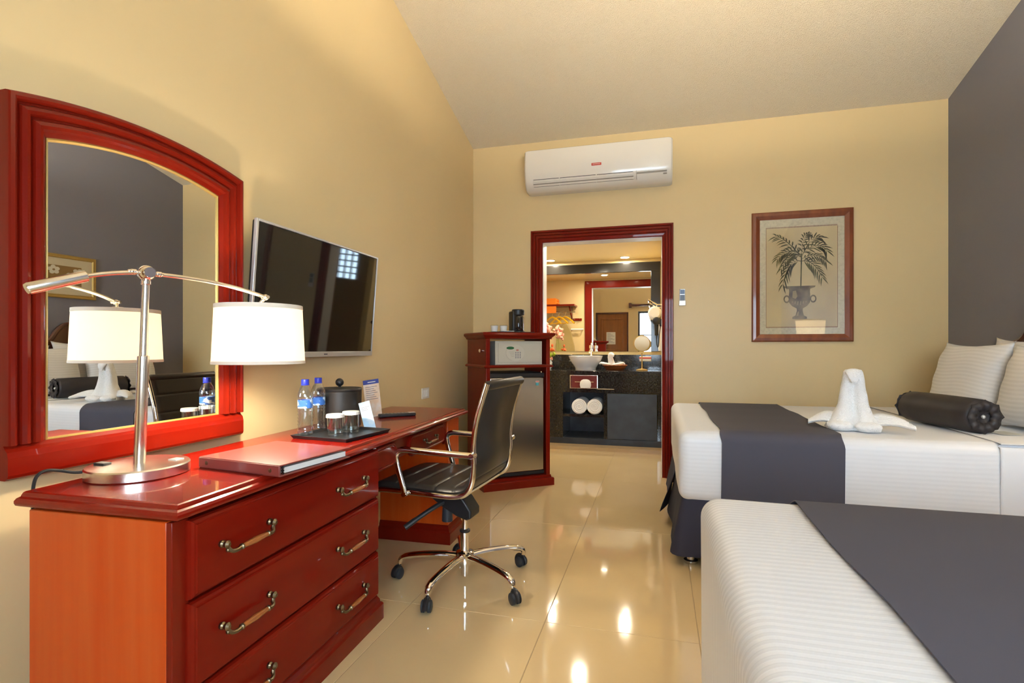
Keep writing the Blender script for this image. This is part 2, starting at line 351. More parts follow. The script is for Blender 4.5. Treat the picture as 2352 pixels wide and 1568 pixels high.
cr = thing('curtain_rod', 'dark wooden curtain rod with square ends above the street window', 'curtain rod', ((WX0 + WX1) / 2, YR + .0, 2.28))
MB().tube([(-1.22, .07, 0), (1.22, .07, 0)], .03, 14).build('rod', DARKWOOD, cr)
for sx in (-1, 1):
    bx('finial', DARKWOOD, sx * 1.25 - .035, sx * 1.25 + .035, .02, .12, -.07, .06, cr, .008); bx('bracket', DARKWOOD, sx * 1.1 - .02, sx * 1.1 + .02, 0, .06, -.03, .03, cr, .004)
# glass-block shower window
gb = struct(thing('window_2', 'glass block window of the shower, mirrored in the television', 'window', (GX0, BYM + .05, GZ0)))
BLK = mat('glass_block', (.92, .97, 1.0), .12, trans=.0)
BLK = thin_pane('glass_block_face', (.90, .96, 1.0), .08)
nx, nz = 4, 5; bw, bh = (GX1 - GX0) / nx, (GZ1 - GZ0) / nz; first = None
for i in range(nx):
    for j in range(nz):
        if first is None: first = bx('glass_block', BLK, .006, bw - .006, -.03, .03, .006, bh - .006, gb, .006)
        else:
            o = first.copy(); col.objects.link(o)
            o.location = (i * bw, 0, j * bh)
m = MB()
for i in range(nx + 1): m.box(i * bw - .009, i * bw + .009, -.025, .025, 0, GZ1 - GZ0)
for j in range(nz + 1): m.box(0, GX1 - GX0, -.025, .025, j * bh - .009, j * bh + .009)
m.build('mortar', WHITE_S, gb, smooth=False)
portal('shower_window_portal', ((GX0 + GX1) / 2, BYM + .14, (GZ0 + GZ1) / 2), (PI / 2, 0, 0), GX1 - GX0, GZ1 - GZ0)

# ------------------------------------------------------------------ handles
def drawer_pull(parent, loc, L=.125, rot=(0, 0, 0)):
    """bail pull: bronze posts and arms with a turned oak grip; local x along the drawer, -y out of the front"""
    a = L / 2; k = L / .155
    for s in (-1, 1):
        m = MB()
        m.lathe([(r * k, z * k) for r, z in ((.0075, 0), (.0085, .006), (.006, .010), (.0075, .014), (.009, .019), (.004, .024))], 12, (s * a, 0, 0), M=Matrix.Rotation(PI / 2, 3, 'X'))
        m.ball((s * (a - .004 * k), -.016 * k, -.014 * k), .0055 * k)
        m.tube(smooth_path([(s * a, -.016 * k, 0), (s * (a - .004 * k), -.017 * k, -.010 * k), (s * (a - .010 * k), -.022 * k, -.018 * k), (s * (a - .022 * k), -.026 * k, -.019 * k), (s * (a - .032 * k), -.027 * k, -.016 * k)], 3), .0045 * k, 8)
        m.lathe([(r * k, z * k) for r, z in ((.0045, -.002), (.0072, 0), (.0072, .004), (.005, .006))], 10, (s * (a - .032 * k), -.027 * k, -.016 * k), M=Matrix.Rotation(-s * PI / 2, 3, 'Y'))
        m.build('handle_arm', BRONZE, parent, loc, rot)
    g = a - .034 * k
    MB().lathe([(.0048 * k, -g), (.0065 * k, -g * .5), (.0078 * k, 0), (.0065 * k, g * .5), (.0048 * k, g)], 12, (0, -.027 * k, -.016 * k), M=Matrix.Rotation(PI / 2, 3, 'Y')).build('handle_grip', OAK, parent, loc, rot)

# ------------------------------------------------------------------ desk
DL, DD, DH = 2.095, .505, .76
desk = thing('writing_desk', 'long glossy cherry wood desk with three deep drawers at its near end', 'desk', (-1.072, .972, 0), math.atan2(.057, 2.094))
# local: x from front (0) to back (-DD), y along the wall
def ring_top(off, z): return [Vector((off, -off, z)), Vector((off, DL + off, z)), Vector((-DD - off * .2, DL + off, z)), Vector((-DD - off * .2, -off, z))]
m = MB(); m.loft([ring_top(o, z) for o, z in ((-.030, .716), (-.022, .719), (-.018, .722), (-.008, .724), (-.001, .728), (.002, .734), (.002, .740), (-.003, .746), (-.012, .749), (-.013, .752), (-.017, .758), (-.022, DH))])
m.build('desk_top', CHERRYT, desk, smooth=False)
PED = 1.005
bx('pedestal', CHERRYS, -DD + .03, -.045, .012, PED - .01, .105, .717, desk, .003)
for y0, y1 in ((.012, .060), (PED - .035, PED - .010)): bx('face_stile', CHERRY, -.045, -.028, y0, y1, .105, .717, desk, .002)
# moulded plinth of the drawer pedestal
def ring_pl(x0, x1, y0, y1, off, z): return [Vector((x1 + off, y0 - off, z)), Vector((x1 + off, y1 + off, z)), Vector((x0, y1 + off, z)), Vector((x0, y0 - off, z))]
pl_prof = ((.022, .0), (.022, .062), (.018, .070), (.012, .074), (.010, .086), (.004, .096), (.0, .106))
m = MB(); m.loft([ring_pl(-DD + .03, -.028, .012, PED - .010, o, z) for o, z in pl_prof]); m.build('plinth', CHERRY, desk, smooth=False)
dz = [(.518, .712), (.297, .510), (.112, .289)]
for z0, z1 in dz:
    y0, y1 = .050, PED - .02
    rings = [[Vector((x, a, b)) for a, b in ((y0 + i, z0 + i), (y1 - i, z0 + i), (y1 - i, z1 - i), (y0 + i, z1 - i))] for x, i in ((-.040, 0), (-.022, 0), (-.014, .003), (-.010, .008), (-.0095, .012), (-.006, .014))]
    m = MB(); m.loft(rings); dr = m.build('drawer', CHERRYX, desk, smooth=False)
    zc = z0 + (z1 - z0) * .56
    for yy in (y0 + .176, y1 - .227): drawer_pull(dr, (-.006, yy, zc), .178, (0, 0, PI / 2))
# kneehole: recessed back rail and apron with curved drawer fronts
KX = -.055
ap = [(PED - .01, .717), (PED - .01, .575)] + [(PED + .02 + .16 * t, .575 + .045 * math.sin(t * PI / 2)) for t in [i / 8 for i in range(1, 9)]] + [(1.84, .62), (1.86, .58), (1.87, .575), (1.87, .717)]
MB().prism(ap, lambda u, v, w: Vector((w, u, v)), KX - .022, KX).build('apron', CHERRYX, desk, smooth=False)
def stadium(y0, y1, z0, z1, left=True, right=True):
    r = (z1 - z0) / 2; zc = (z0 + z1) / 2; p = []
    p += arc((y1 - r, zc), r, -90, 90, 12) if right else [(y1, z0), (y1, z1)]
    p += arc((y0 + r, zc), r, 90, 270, 12) if left else [(y0, z1), (y0, z0)]
    return p
def raised(poly, cx, name, m_):
    c = Vector((sum(p[0] for p in poly) / len(poly), sum(p[1] for p in poly) / len(poly)))
    ym = (min(p[0] for p in poly) + max(p[0] for p in poly)) / 2; zm = (min(p[1] for p in poly) + max(p[1] for p in poly)) / 2
    hw = (max(p[0] for p in poly) - min(p[0] for p in poly)) / 2; hh = (max(p[1] for p in poly) - min(p[1] for p in poly)) / 2
    rings = []
    for x, i in ((0, 0), (.008, 0), (.014, .004), (.015, .009), (.012, .012), (.014, .016)):
        rings.append([Vector((cx + x, ym + (p[0] - ym) * (1 - i / hw), zm + (p[1] - zm) * (1 - i / hh))) for p in poly])
    mm = MB(); mm.loft(rings); return mm.build(name, m_, desk, smooth=False)
raised(stadium(PED + .015, PED + .215, .600, .706, False, True), KX, 'curved_apron_block', CHERRY)
d2 = raised(stadium(1.345, 1.835, .600, .706), KX, 'pencil_drawer', CHERRYX)
drawer_pull(d2, (KX + .014, 1.59, .660), .15, (0, 0, PI / 2))
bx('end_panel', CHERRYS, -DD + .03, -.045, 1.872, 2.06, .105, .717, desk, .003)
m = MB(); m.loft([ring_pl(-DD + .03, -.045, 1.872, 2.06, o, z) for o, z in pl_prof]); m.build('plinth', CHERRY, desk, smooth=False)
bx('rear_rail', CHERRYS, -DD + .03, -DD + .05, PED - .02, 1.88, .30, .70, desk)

# ------------------------------------------------------------------ wall mirror with arched top
mir = thing('wall_mirror', 'large arched wall mirror in a fluted red cherry frame', 'mirror', (XL, 1.0, .772), R(-1.2))
MW, MHs, MAr = .815, 1.05, .05      # outer width, height at the sides, arch rise
sw = .106; br = .094
def arch_z(y, base, rise, y0, y1): t = (y - (y0 + y1) / 2) / ((y1 - y0) / 2); return base + rise * (1 - t * t)
NA = 24; outer = [(0, 0)]; inner = [(sw, 0)]
for k in range(NA + 1):
    yo = MW * k / NA; yi = sw + (MW - 2 * sw) * k / NA
    outer.append((yo, arch_z(yo, MHs, MAr, 0, MW))); inner.append((yi, arch_z(yi, MHs - .092, MAr * .85, sw, MW - sw)))
outer.append((MW, 0)); inner.append((MW - sw, 0))
mp = [(0, 0), (0, .034), (.02, .043), (.05, .047), (.13, .050), (.19, .046), (.24, .034), (.29, .033), (.33, .041), (.42, .046), (.50, .044), (.55, .033), (.60, .032), (.64, .040), (.73, .044), (.81, .041), (.86, .030), (.92, .026), (.97, .022), (1, .012), (1, 0)]
fm = lambda u, v, h: Vector((h, u, v))
# side stiles and arch start above the bottom rail
outer[0] = (0, br); inner[0] = (sw, br); outer[-1] = (MW, br); inner[-1] = (MW - sw, br)
moulding(outer, inner, mp, fm).build('fluted_frame', CHERRY, mir, smooth=True, ang=25)
rail = [(0, 0), (.030, 0), (.040, .006), (.043, .014), (.043, .060), (.039, .076), (.030, .084), (.024, .094), (0, .094)]
m = MB(); m.loft([[Vector((h, y, z)) for h, z in rail] for y in (.001, MW - .001)]); m.build('bottom_rail', CHERRYX, mir, smooth=False)
gp = [(sw - .012, br - .01), (MW - sw + .012, br - .01)] + [(y, z + .012) for y, z in reversed(inner[1:-1])]
MB().prism(gp, lambda u, v, w: Vector((w, u, v)), .010, .014).build('mirror_glass', MIRRORM, mir, smooth=False)
lip_o = [(sw - .004, br - .004), (MW - sw + .004, br - .004)] + [(y, z + .003) for y, z in reversed(inner[1:-1])]
lip_i = [(sw + .006, br + .006), (MW - sw - .006, br + .006)] + [(y + (.006 if y < MW / 2 else -.006), z - .006) for y, z in reversed(inner[1:-1])]
moulding(lip_o, lip_i, [(0, .013), (0, .020), (.5, .022), (1, .017), (1, .013)], fm, True).build('gilt_lip', GOLD, mir, smooth=False)

# ------------------------------------------------------------------ television
tvq = (-1.640, 2.345, 1.380, .010, .074); tw_, th_ = 1.01, .591
tv = thing('television', 'slim flat television with silver bezel tilted forward on the wall', 'television', (tvq[0], tvq[1], tvq[2]))
tv.rotation_euler = (0, tvq[4], tvq[3])
bx('back_shell', BLACKP, -.026, -.006, -tw_ / 2 + .004, tw_ / 2 - .004, -th_ / 2 + .004, th_ / 2 - .004, tv, .008)
bx('screen', SCREEN, -.006, .0, -tw_ / 2 + .012, tw_ / 2 - .012, -th_ / 2 + .026, th_ / 2 - .012, tv)
for a in ((-tw_ / 2, -tw_ / 2 + .013, -th_ / 2, th_ / 2), (tw_ / 2 - .010, tw_ / 2, -th_ / 2, th_ / 2), (-tw_ / 2 + .013, tw_ / 2 - .010, th_ / 2 - .010, th_ / 2), (-tw_ / 2 + .013, tw_ / 2 - .010, -th_ / 2, -th_ / 2 + .027)):
    bx('bezel', SILVERP, -.012, .004, a[0], a[1], a[2], a[3], tv, .002)
bx('badge', INK, .004, .0046, .02, .05, -th_ / 2 + .010, -th_ / 2 + .017, tv)
m = MB(); m.box(-.045, -.026, -.1, .1, -.02, .16); m.build('mount_plate', BLACKP, tv, bevel=.004)
MB().tube([(-.04, 0, .10), (-.078, 0, .10)], .025, 10).build('mount_arm', BLACKP, tv)

# ------------------------------------------------------------------ lampshade geometry, desk lamp
def drum(name, parent, c, r0, r1, z0, z1, m_, trim=True):
    n = 48; th = .003; pr = [(r0, z0), (r1, z1), (r1 - th, z1), (r0 - th, z0)]
    rings = [[Vector((c[0] + math.cos(2 * PI * k / n) * r, c[1] + math.sin(2 * PI * k / n) * r, c[2] + z)) for k in range(n)] for r, z in pr]
    m = MB(); m.loft(rings, True, False, loop=True); o = m.build(name, m_, parent)
    if trim:
        for (ra, za, rb, zb) in ((r1 + .0012, z1 + .0005, r1 + .0012 + (r0 - r1) * .07, z1 - .014), (r0 + .0012 + (r1 - r0) * .05, z0 + .010, r0 + .0012, z0 - .0005)):
            m = MB(); m.loft([[Vector((c[0] + math.cos(2 * PI * k / n) * q, c[1] + math.sin(2 * PI * k / n) * q, c[2] + z)) for k in range(n)] for q, z in ((ra, za), (rb, zb), (rb - .0008, zb), (ra - .0008, za))], True, False, loop=True)
            m.build('shade_trim', TRIMF, o)
    return o
def lamp_light(name, loc, parent, w, r=.035, c=(1, .80, .55)):
    d = bpy.data.lights.new(name, 'POINT'); d.energy = w; d.color = c; d.shadow_soft_size = r
    o = bpy.data.objects.new(name, d); col.objects.link(o); o.location = loc; o.parent = parent; return o
LP = Vector((-1.470, 1.205, DH)); SP = Vector((-1.352, 1.556, 1.075))
lamp = thing('desk_lamp', 'brushed nickel desk lamp with arched arm and glowing drum shade', 'lamp', LP)
MB().lathe([(.126, 0), (.130, .003), (.130, .027), (.127, .031), (.02, .032)], 56).build('base', NICKEL, lamp, ang=30)
MB().lathe([(.0145, .030), (.0155, .033), (.0155, .345), (.0105, .347), (.0100, .555), (.013, .557), (.013, .566), (.010, .570)], 24, M=Matrix(((1, 0, .030), (0, 1, .013), (0, 0, 1)))).build('pole', NICKEL, lamp, ang=30)
hub = Vector((.018, .008, .590)); dv = (SP - LP); dv.z = 0; dist = dv.length; du = dv.normalized()
m = MB(); m.lathe([(.010, -.02), (.015, -.018), (.012, -.012), (.012, .012), (.015, .018), (.010, .02)], 16, hub, M=Matrix.Rotation(PI / 2, 3, 'Y').to_3x3())
hb = MB(); hb.ball(hub, .023, n=20, m=14)
sd = Vector((-du.y, du.x, 0))
hb.tube([hub - sd * .027, hub + sd * .027], .015, 16)
for s in (-1, 1):
    for q, rr in ((.030, .0085), (.036, .0085), (.043, .0065)): hb.ball(hub + du * (s * q), rr, n=12, m=8)
hb.tube([hub - Vector((0, 0, .032)), hub - Vector((0, 0, .014))], .011, 14); hb.build('hub', CHROME, lamp)
def armp(s): # signed distance from the hub along the arm
    return hub + du * s + Vector((0, 0, -.064 * (-s / .25) ** 1.7 if s < 0 else -.046 * (s / .386) ** 2.5))
MB().tube([armp(-.24 + .01 * k) for k in range(int((.24 + dist) / .01) + 1)] + [armp(dist)], .0062, 10).build('arm', NICKEL, lamp)
MB().tube([armp(-.268), armp(-.264), armp(-.145), armp(-.141)], [.013, .0155, .0155, .009], 20).build('counterweight', NICKEL, lamp, ang=30)
sh_top = Vector((dv.x, dv.y, SP.z - LP.z + .205)); jn = armp(dist)
jm = MB(); jm.ball(jn, .011, n=14, m=10); jm.tube([jn + sd * -.018, jn + sd * .018], .006, 10)
jm.tube([jn, Vector((dv.x, dv.y, sh_top.z + .004))], .006, 10); jm.lathe([(.024, 0), (.024, .006), (.02, .009)], 20, sh_top); jm.build('shade_joint', NICKEL, lamp)
drum('lamp_shade', lamp, (dv.x, dv.y, SP.z - LP.z), .150, .141, 0, .204, SHADE)
m = MB()
for k in range(3):
    a = 2 * PI * k / 3; m.tube([sh_top + Vector((0, 0, -.002)), sh_top + Vector((math.cos(a) * .14, math.sin(a) * .14, -.006))], .002, 6)
m.build('shade_spider', NICKEL, lamp)
MB().ball((dv.x, dv.y, SP.z - LP.z + .11), .026, .026, .036).build('bulb', bulbm('bulb', (1, .85, .62), 6), lamp)
lamp_light('desk_lamp_light', (dv.x, dv.y, SP.z - LP.z + .07), lamp, LAMP_W * 2.7, .035, (1, .86, .66))
bx('power_socket', BLACKP, -.105, -.065, -.055, -.030, .031, .037, lamp, .002); bx('usb_socket', SILVERP, .045, .075, .055, .085, .031, .034, lamp, .001)
cp = smooth_path([(-.10, -.075, .016), (-.115, -.10, .019), (-.128, -.130, .030), (-.132, -.160, .036), (-.132, -.182, .024), (-.132, -.190, -.01), (-.132, -.190, -.06), (-.128, -.185, -.12), (-.118, -.165, -.20), (-.115, -.14, -.32), (-.115, -.10, -.45)], 6)
MB().tube(cp, .0042, 8).build('power_cord', BLACKP, lamp)

# ------------------------------------------------------------------ things on the desk
zb = DH + .0005
# binder (spine towards the camera)
b1, b2, b3 = onz(458, 1073, zb), onz(643, 1096, zb), onz(770, 1050, zb)
bu = (b2 - b1); bwid = bu.length; ba = math.atan2(bu.y, bu.x); bdep = (b3 - b2).length
bind = thing('ring_binder', 'reddish brown leather ring binder lying shut in front of the lamp', 'binder', b1, ba)
bdep = .30
bx('back_cover', BINDER, 0, bwid, .0, bdep, 0, .004, bind, .001); bx('front_cover', BINDER, 0, bwid, .0, bdep, .030, .034, bind, .001)
bx('spine', BINDER, 0, bwid, -.003, .003, .002, .032, bind, .002); bx('page_block', PAPER, .012, bwid - .010, .02, bdep - .012, .006, .022, bind)
for xx in (.035, bwid - .035): MB().lathe([(.006, 0), (.006, .001), (.003, .002)], 14, (xx, -.003, .017), M=Matrix.Rotation(PI / 2, 3, 'X')).build('rivet', BRONZE, bind)
m = MB()
for k in range(3): m.tube([(bwid - .006, .014, .008 + .008 * k), (bwid - .002, .014, .008 + .008 * k)], .004, 8)
m.build('ring_mechanism', CHROME, bind)
# tray
SC = .957
def near(p): return Vector((p.x * SC, p.y * SC, p.z))
t0, t1, t2 = near(onz(666, 998, zb)), near(onz(795, 1008, zb)), near(onz(882, 972, zb))
tu = t1 - t0; tl = tu.length; ta = math.atan2(tu.y, tu.x); td = .30
tray = thing('serving_tray', 'black rectangular tray holding bottles and glasses on the desk', 'tray', t0, ta)
def rr(x0, x1, y0, y1, z): return [Vector((x0, y0, z)), Vector((x1, y0, z)), Vector((x1, y1, z)), Vector((x0, y1, z))]
m = MB(); m.loft([rr(.008, tl - .008, .008, td - .008, 0), rr(.006, tl - .006, .006, td - .006, .004), rr(0, tl, 0, td, .014), rr(.004, tl - .004, .004, td - .004, .015), rr(.014, tl - .014, .014, td - .014, .005)])
m.build('tray_body', BLACKP, tray, smooth=False, bevel=.001); zt = zb + .0055
def on_tray(u, v): return tray.location + Matrix.Rotation(ta, 3, 'Z') @ Vector((u, v, .0055))
def water_bottle(label, loc):
    b = thing('water_bottle', label, 'bottle', loc, .3, 'water bottles on the tray')
    pr = [(.020, 0), (.029, .002), (.031, .008), (.0305, .030)]
    for k in range(5): pr += [(.0285, .038 + k * .014), (.031, .045 + k * .014)]
    pr += [(.0295, .112), (.0295, .150), (.0315, .153), (.0315, .165), (.029, .178), (.023, .195), (.0165, .206), (.0130, .212), (.0130, .220)]
    MB().lathe(pr, 28).build('bottle_body', BOTTLE, b, ang=60)
    MB().lathe([(.0302, .114), (.0302, .148)], 28, cap=False).build('wrap_label', LABELB, b)
    pc = MB(); pc.lathe([(.0155, .212), (.0158, .214), (.0158, .231), (.0150, .233), (.004, .2335)], 28); pc.build('cap', BLUECAP, b, ang=30)
    MB().lathe([(.0162, .2085), (.0168, .2095), (.0168, .2110), (.0158, .2118)], 24).build('cap_ring', BLUECAP, b)
    return b
pb1, pb2 = near(onz(701, 990, zt)), near(onz(731, 985, zt))
water_bottle('clear water bottle with blue cap, nearer the lamp on the tray', (pb1.x, pb1.y, zt))
water_bottle('clear water bottle with blue cap, partly hidden behind its twin', (pb2.x * 1.028, pb2.y * 1.028, zt))
def tumbler(label, loc):
    g = thing('drinking_glass', label, 'glass', loc, 0, 'paper-capped glasses on the tray')
    MB().lathe([(.030, 0), (.032, .002), (.0335, .086), (.0320, .086), (.0300, .012), (.004, .010)], 32).build('glass_body', TUMBLER, g, ang=30)
    n = 48; m = MB(); m.loft([[Vector((math.cos(2 * PI * k / n) * r * (1 + .012 * (k % 2) * w), math.sin(2 * PI * k / n) * r * (1 + .012 * (k % 2) * w), z)) for k in range(n)] for r, z, w in ((.0365, .076, 2), (.0355, .088, 1), (.034, .0895, 0), (.004, .090, 0))])
    m.build('paper_cap', PAPER, g, smooth=False)
pg1, pg2 = near(onz(770, 991, zt)), near(onz(805, 984, zt))
tumbler('paper-capped drinking glass nearest the front edge of the tray', (pg1.x, pg1.y, zt))
tumbler('paper-capped drinking glass behind the first, close to the small card', (pg2.x - .005, pg2.y + .012, zt))
pk = near(onz(783, 972, zt))
ib = thing('ice_bucket', 'black round ice bucket with a lid knob standing behind the glasses', 'ice bucket', (pk.x - .02, pk.y + .02, zt))
MB().lathe([(.092, 0), (.096, .004), (.100, .165), (.097, .168)], 48).build('bucket_body', LEATHER, ib, ang=30)
ld = MB().lathe([(.101, .168), (.102, .173), (.099, .178), (.05, .181), (.010, .182)], 48).build('lid', BLACKP, ib, ang=30)
MB().lathe([(.006, .180), (.006, .187), (.004, .189)], 12).ball((0, 0, .204), .019, n=20, m=14).build('knob', BLACKP, ld)
def card(name, label, loc, ang, w, h, lean, m_, head, lines, roll=0):
    c = thing(name, label, 'card', loc, ang); M = Matrix.Rotation(-lean, 4, 'X') @ Matrix.Translation((w / 2, 0, 0)) @ Matrix.Rotation(-roll, 4, 'Y') @ Matrix.Translation((-w / 2, 0, 0))
    MB().box(-w / 2, w / 2, -.0006, .0006, 0, h, M).build('card_sheet', m_, c, smooth=False)
    if head: MB().box(-w / 2, w / 2, -.0010, -.0006, h * .88, h, M).build('printed_header', NAVY, c, smooth=False); MB().box(-w * .2, w * .3, -.0013, -.0010, h * .925, h * .945, M).build('header_writing', PAPER, c, smooth=False)
    mm = MB()
    for k in range(lines): mm.box(-w * .38, w * (.36 - .1 * ((k * 5) % 3)), -.0010, -.0006, h * (.80 - k * .055), h * (.812 - k * .055), M)
    mm.build('printed_lines', INK, c, smooth=False)
    return c
pc1 = near(onz(857, 977, zt)); pc2 = onz(869, 951, zt)
card('small_card', 'small pale blue printed card leaning on the tray near the glasses', (pc1.x - .02, pc1.y + .01, zt + .004), .35, .050, .135, R(24), SKYP, False, 3, R(17))
c2 = card('tall_card', 'tall information card with navy header leaning beside the ice bucket', (pc2.x + .01, pc2.y - .06, zb + .006), .30, .085, .205, R(14), SKINP, True, 7, R(9))
prm = (onz(872, 957, zb) + onz(952, 955, zb)) / 2
rc = thing('tv_remote', 'black remote control lying on the desk past the tray', 'remote control', (prm.x, prm.y, zb), .75)
m = MB(); m.loft([[Vector((x, y * k, z)) for y, z in arc((0, .006), .020, 0, 360, 15)[:-1]] for x, k in ((0, 1),)], cap=False) if False else m.box(-.10, .10, -.022, .022, 0, .018)
m.build('remote_body', BLACKP, rc, bevel=.006, seg=3)
m = MB()
for i in range(7):
    for j in range(3): m.box(-.075 + i * .02, -.065 + i * .02, -.014 + j * .011, -.007 + j * .011, .018, .0195)
m.build('buttons', GREYL, rc, bevel=.0008)
m2 = MB().box(.062, .098, -.018, .018, .018, .019).build('face_plate', SILVERP, rc)
# outlet plate on the left wall
po = onx(976, 903, XL)
ot = thing('wall_outlet', 'white double switch plate on the beige wall above the desk end', 'outlet', (XL, po.y, po.z - .058))
bx('cover_plate', WHITEP, 0, .008, -.065, .065, .018, .100, ot, .003)
for zz in (-.046, .006): bx('rocker', WHITE_S, .008, .011, zz, zz + .040, .034, .084, ot, .001)

# ------------------------------------------------------------------ desk chair
ch = thing('office_chair', 'black ribbed leather swivel chair on a five-star chrome base', 'chair', (-.905, 2.42, 0), R(175.8))
# local x = forwards (towards the desk), y = towards the camera side
HWd = .235
frame2d = smooth_path([(.37, 0, .452), (.33, 0, .470), (.22, 0, .473), (.05, 0, .470), (-.06, 0, .472), (-.115, 0, .492), (-.142, 0, .545), (-.150, 0, .62), (-.148, 0, .70), (-.162, 0, .80), (-.190, 0, .90), (-.214, 0, .975)], 5)
for s in (-1, 1):
    MB().tube([p + Vector((0, s * HWd, 0)) for p in frame2d], .0125, 12).build('side_frame', CHROME, ch)
    arm = [(-.152, .662), (-.05, .664), (.10, .667), (.175, .669), (.207, .664), (.224, .648), (.226, .626), (.215, .580), (.190, .500), (.180, .462)]
    A3 = smooth_path([(x, s * (HWd + .022), z) for x, z in arm], 4)
    MB().tube(A3, .0115, 12, sq=1.25).build('armrest', CHROME, ch)
    MB().tube([(-.152, s * (HWd - .004), .662), (-.152, s * (HWd + .036), .662)], .0125, 12).build('arm_bolt', CHROME, ch); MB().tube([(.181, s * (HWd - .004), .468), (.181, s * (HWd + .034), .468)], .012, 12).build('arm_bolt', CHROME, ch)
def sling(pts, name, off, rib, th=.030):
    """padded sling following the frame line, grooved on the sitter's side"""
    P = [Vector(p) for p in pts]; L = [0]
    for a, b in zip(P, P[1:]): L.append(L[-1] + (b - a).length)
    N = 90; rings = []
    for k in range(N + 1):
        s_ = L[-1] * k / N; i = max(j for j in range(len(P)) if L[j] <= s_ + 1e-9); i = min(i, len(P) - 2)
        t = (s_ - L[i]) / (L[i + 1] - L[i]); p = P[i].lerp(P[i + 1], t); tg = (P[i + 1] - P[i]).normalized(); nn = Vector((-tg.z, 0, tg.x))
        nn = -nn if nn.dot(Vector((.6, 0, .8))) < 0 else nn
        g = min(abs(((s_ - off) / rib) - round((s_ - off) / rib)) * rib / .007, 1) if off < s_ < L[-1] - .02 else 1
        e = min(1, k / 2.5, (N - k) / 2.5); h = th * .5 * (.55 + .45 * e); hb_ = h * .8
        ht = h * (.35 + .65 * g ** .5)
        w = HWd - .006; row = []
        for y, f in ((-w, .0), (-w + .008, .75), (-w + .03, 1), (0, 1.08), (w - .03, 1), (w - .008, .75), (w, 0)): row.append(p + Vector((0, y, 0)) + nn * (ht * f))
        for y, f in ((w - .008, .75), (0, 1), (-w + .008, .75)): row.append(p + Vector((0, y, 0)) - nn * (hb_ * f))
        rings.append(row)
    m = MB(); m.loft(rings); return m.build(name, LEATHER, ch, ang=50)
sling(smooth_path([(.385, 0, .455), (.33, 0, .485), (.20, 0, .492), (.05, 0, .488), (-.05, 0, .489), (-.10, 0, .505), (-.128, 0, .545)], 8), 'seat', .05, .098, .042)
sling(smooth_path([(-.130, 0, .545), (-.146, 0, .62), (-.146, 0, .70), (-.160, 0, .80), (-.186, 0, .89), (-.208, 0, .962)], 8), 'backrest', .04, .098, .026)
MB().tube([(-.212, -HWd + .004, .966), (-.212, -HWd + .02, .966), (-.212, HWd - .02, .966), (-.212, HWd - .004, .966)], [.012, .021, .021, .012], 16).build('head_roll', LEATHER, ch)
MB().tube([(-.10, -HWd, .478), (-.10, HWd, .478)], .008, 8).build('cross_bar', CHROME, ch)
# mechanism
mc = MB(); poly = [(.19, .452), (.03, .452), (-.02, .40), (-.055, .352), (-.055, .318), (-.03, .308), (.02, .322), (.10, .362), (.15, .395), (.19, .43)]
mc.prism(poly, lambda u, v, w: Vector((u, w, v)), -.055, .055); mech = mc.build('tilt_mechanism', BLACKP, ch, bevel=.008, seg=3)
bx('mounting_plate', BLACKP, -.04, .24, -.16, .16, .452, .466, ch, .003)
MB().lathe([(.026, .285), (.027, .29), (.024, .345), (.021, .375)], 16, (.085, .02, 0)).build('tension_knob', RUBBER, ch, ang=30)
MB().tube(smooth_path([(.09, .05, .385), (.13, .10, .36), (.19, .16, .315), (.22, .19, .29)], 4), [.011] * 8 + [.013] * 5, 10).build('lever', BLACKP, ch)
MB().lathe([(.0135, .10), (.0135, .335)], 20).build('gas_lift', CHROME, ch)
MB().lathe([(.018, .235), (.026, .238), (.026, .246), (.014, .25)], 20).build('collar', BLACKP, ch, ang=30)
MB().lathe([(.017, .022), (.0185, .024), (.0215, .10), (.0225, .235), (.019, .237)], 24).build('column', CHROME, ch, ang=30)
MB().lathe([(.030, .085), (.044, .09), (.046, .12), (.042, .140), (.024, .148)], 24).build('hub', CHROME, ch, ang=30)
base_ang = [-171, -99, -29, 43, 115]
for i, a in enumerate(base_ang):
    aa = R(a - 175.8); d = Vector((math.cos(aa), math.sin(aa), 0)); up = Vector((0, 0, 1))
    pth = smooth_path([d * .03 + up * .118, d * .10 + up * .122, d * .20 + up * .118, d * .28 + up * .108, d * .315 + up * .096, d * .326 + up * .078, d * .327 + up * .066], 4)
    n_ = len(pth); MB().tube(pth, [.021 - .007 * k / n_ for k in range(n_)], 12, sq=.78).build('base_leg', CHROME, ch)
    ca = aa + [1.2, .35, -.3, 1.9, 2.4][i]; cd = Vector((math.cos(ca), math.sin(ca), 0)); cn = Vector((-cd.y, cd.x, 0)); c0 = d * .327 + cd * .018
    k = MB(); k.tube([d * .327 + up * .072, d * .327 + up * .048], .007, 10)
    hood = [c0 + up * .027 + (cd * math.cos(R(q)) + up * math.sin(R(q))) * .029 for q in range(-10, 200, 15)]
    k.tube(hood, .0085, 8, sq=1.6)
    cst = k.build('caster', BLACKP, ch)
    for s in (-1, 1):
        w = MB(); w.tube([c0 + up * .026 + cn * (s * .006), c0 + up * .026 + cn * (s * .008), c0 + up * .026 + cn * (s * .020), c0 + up * .026 + cn * (s * .023)], [.022, .026, .026, .020], 22); w.build('wheel', RUBBER, cst, ang=40)

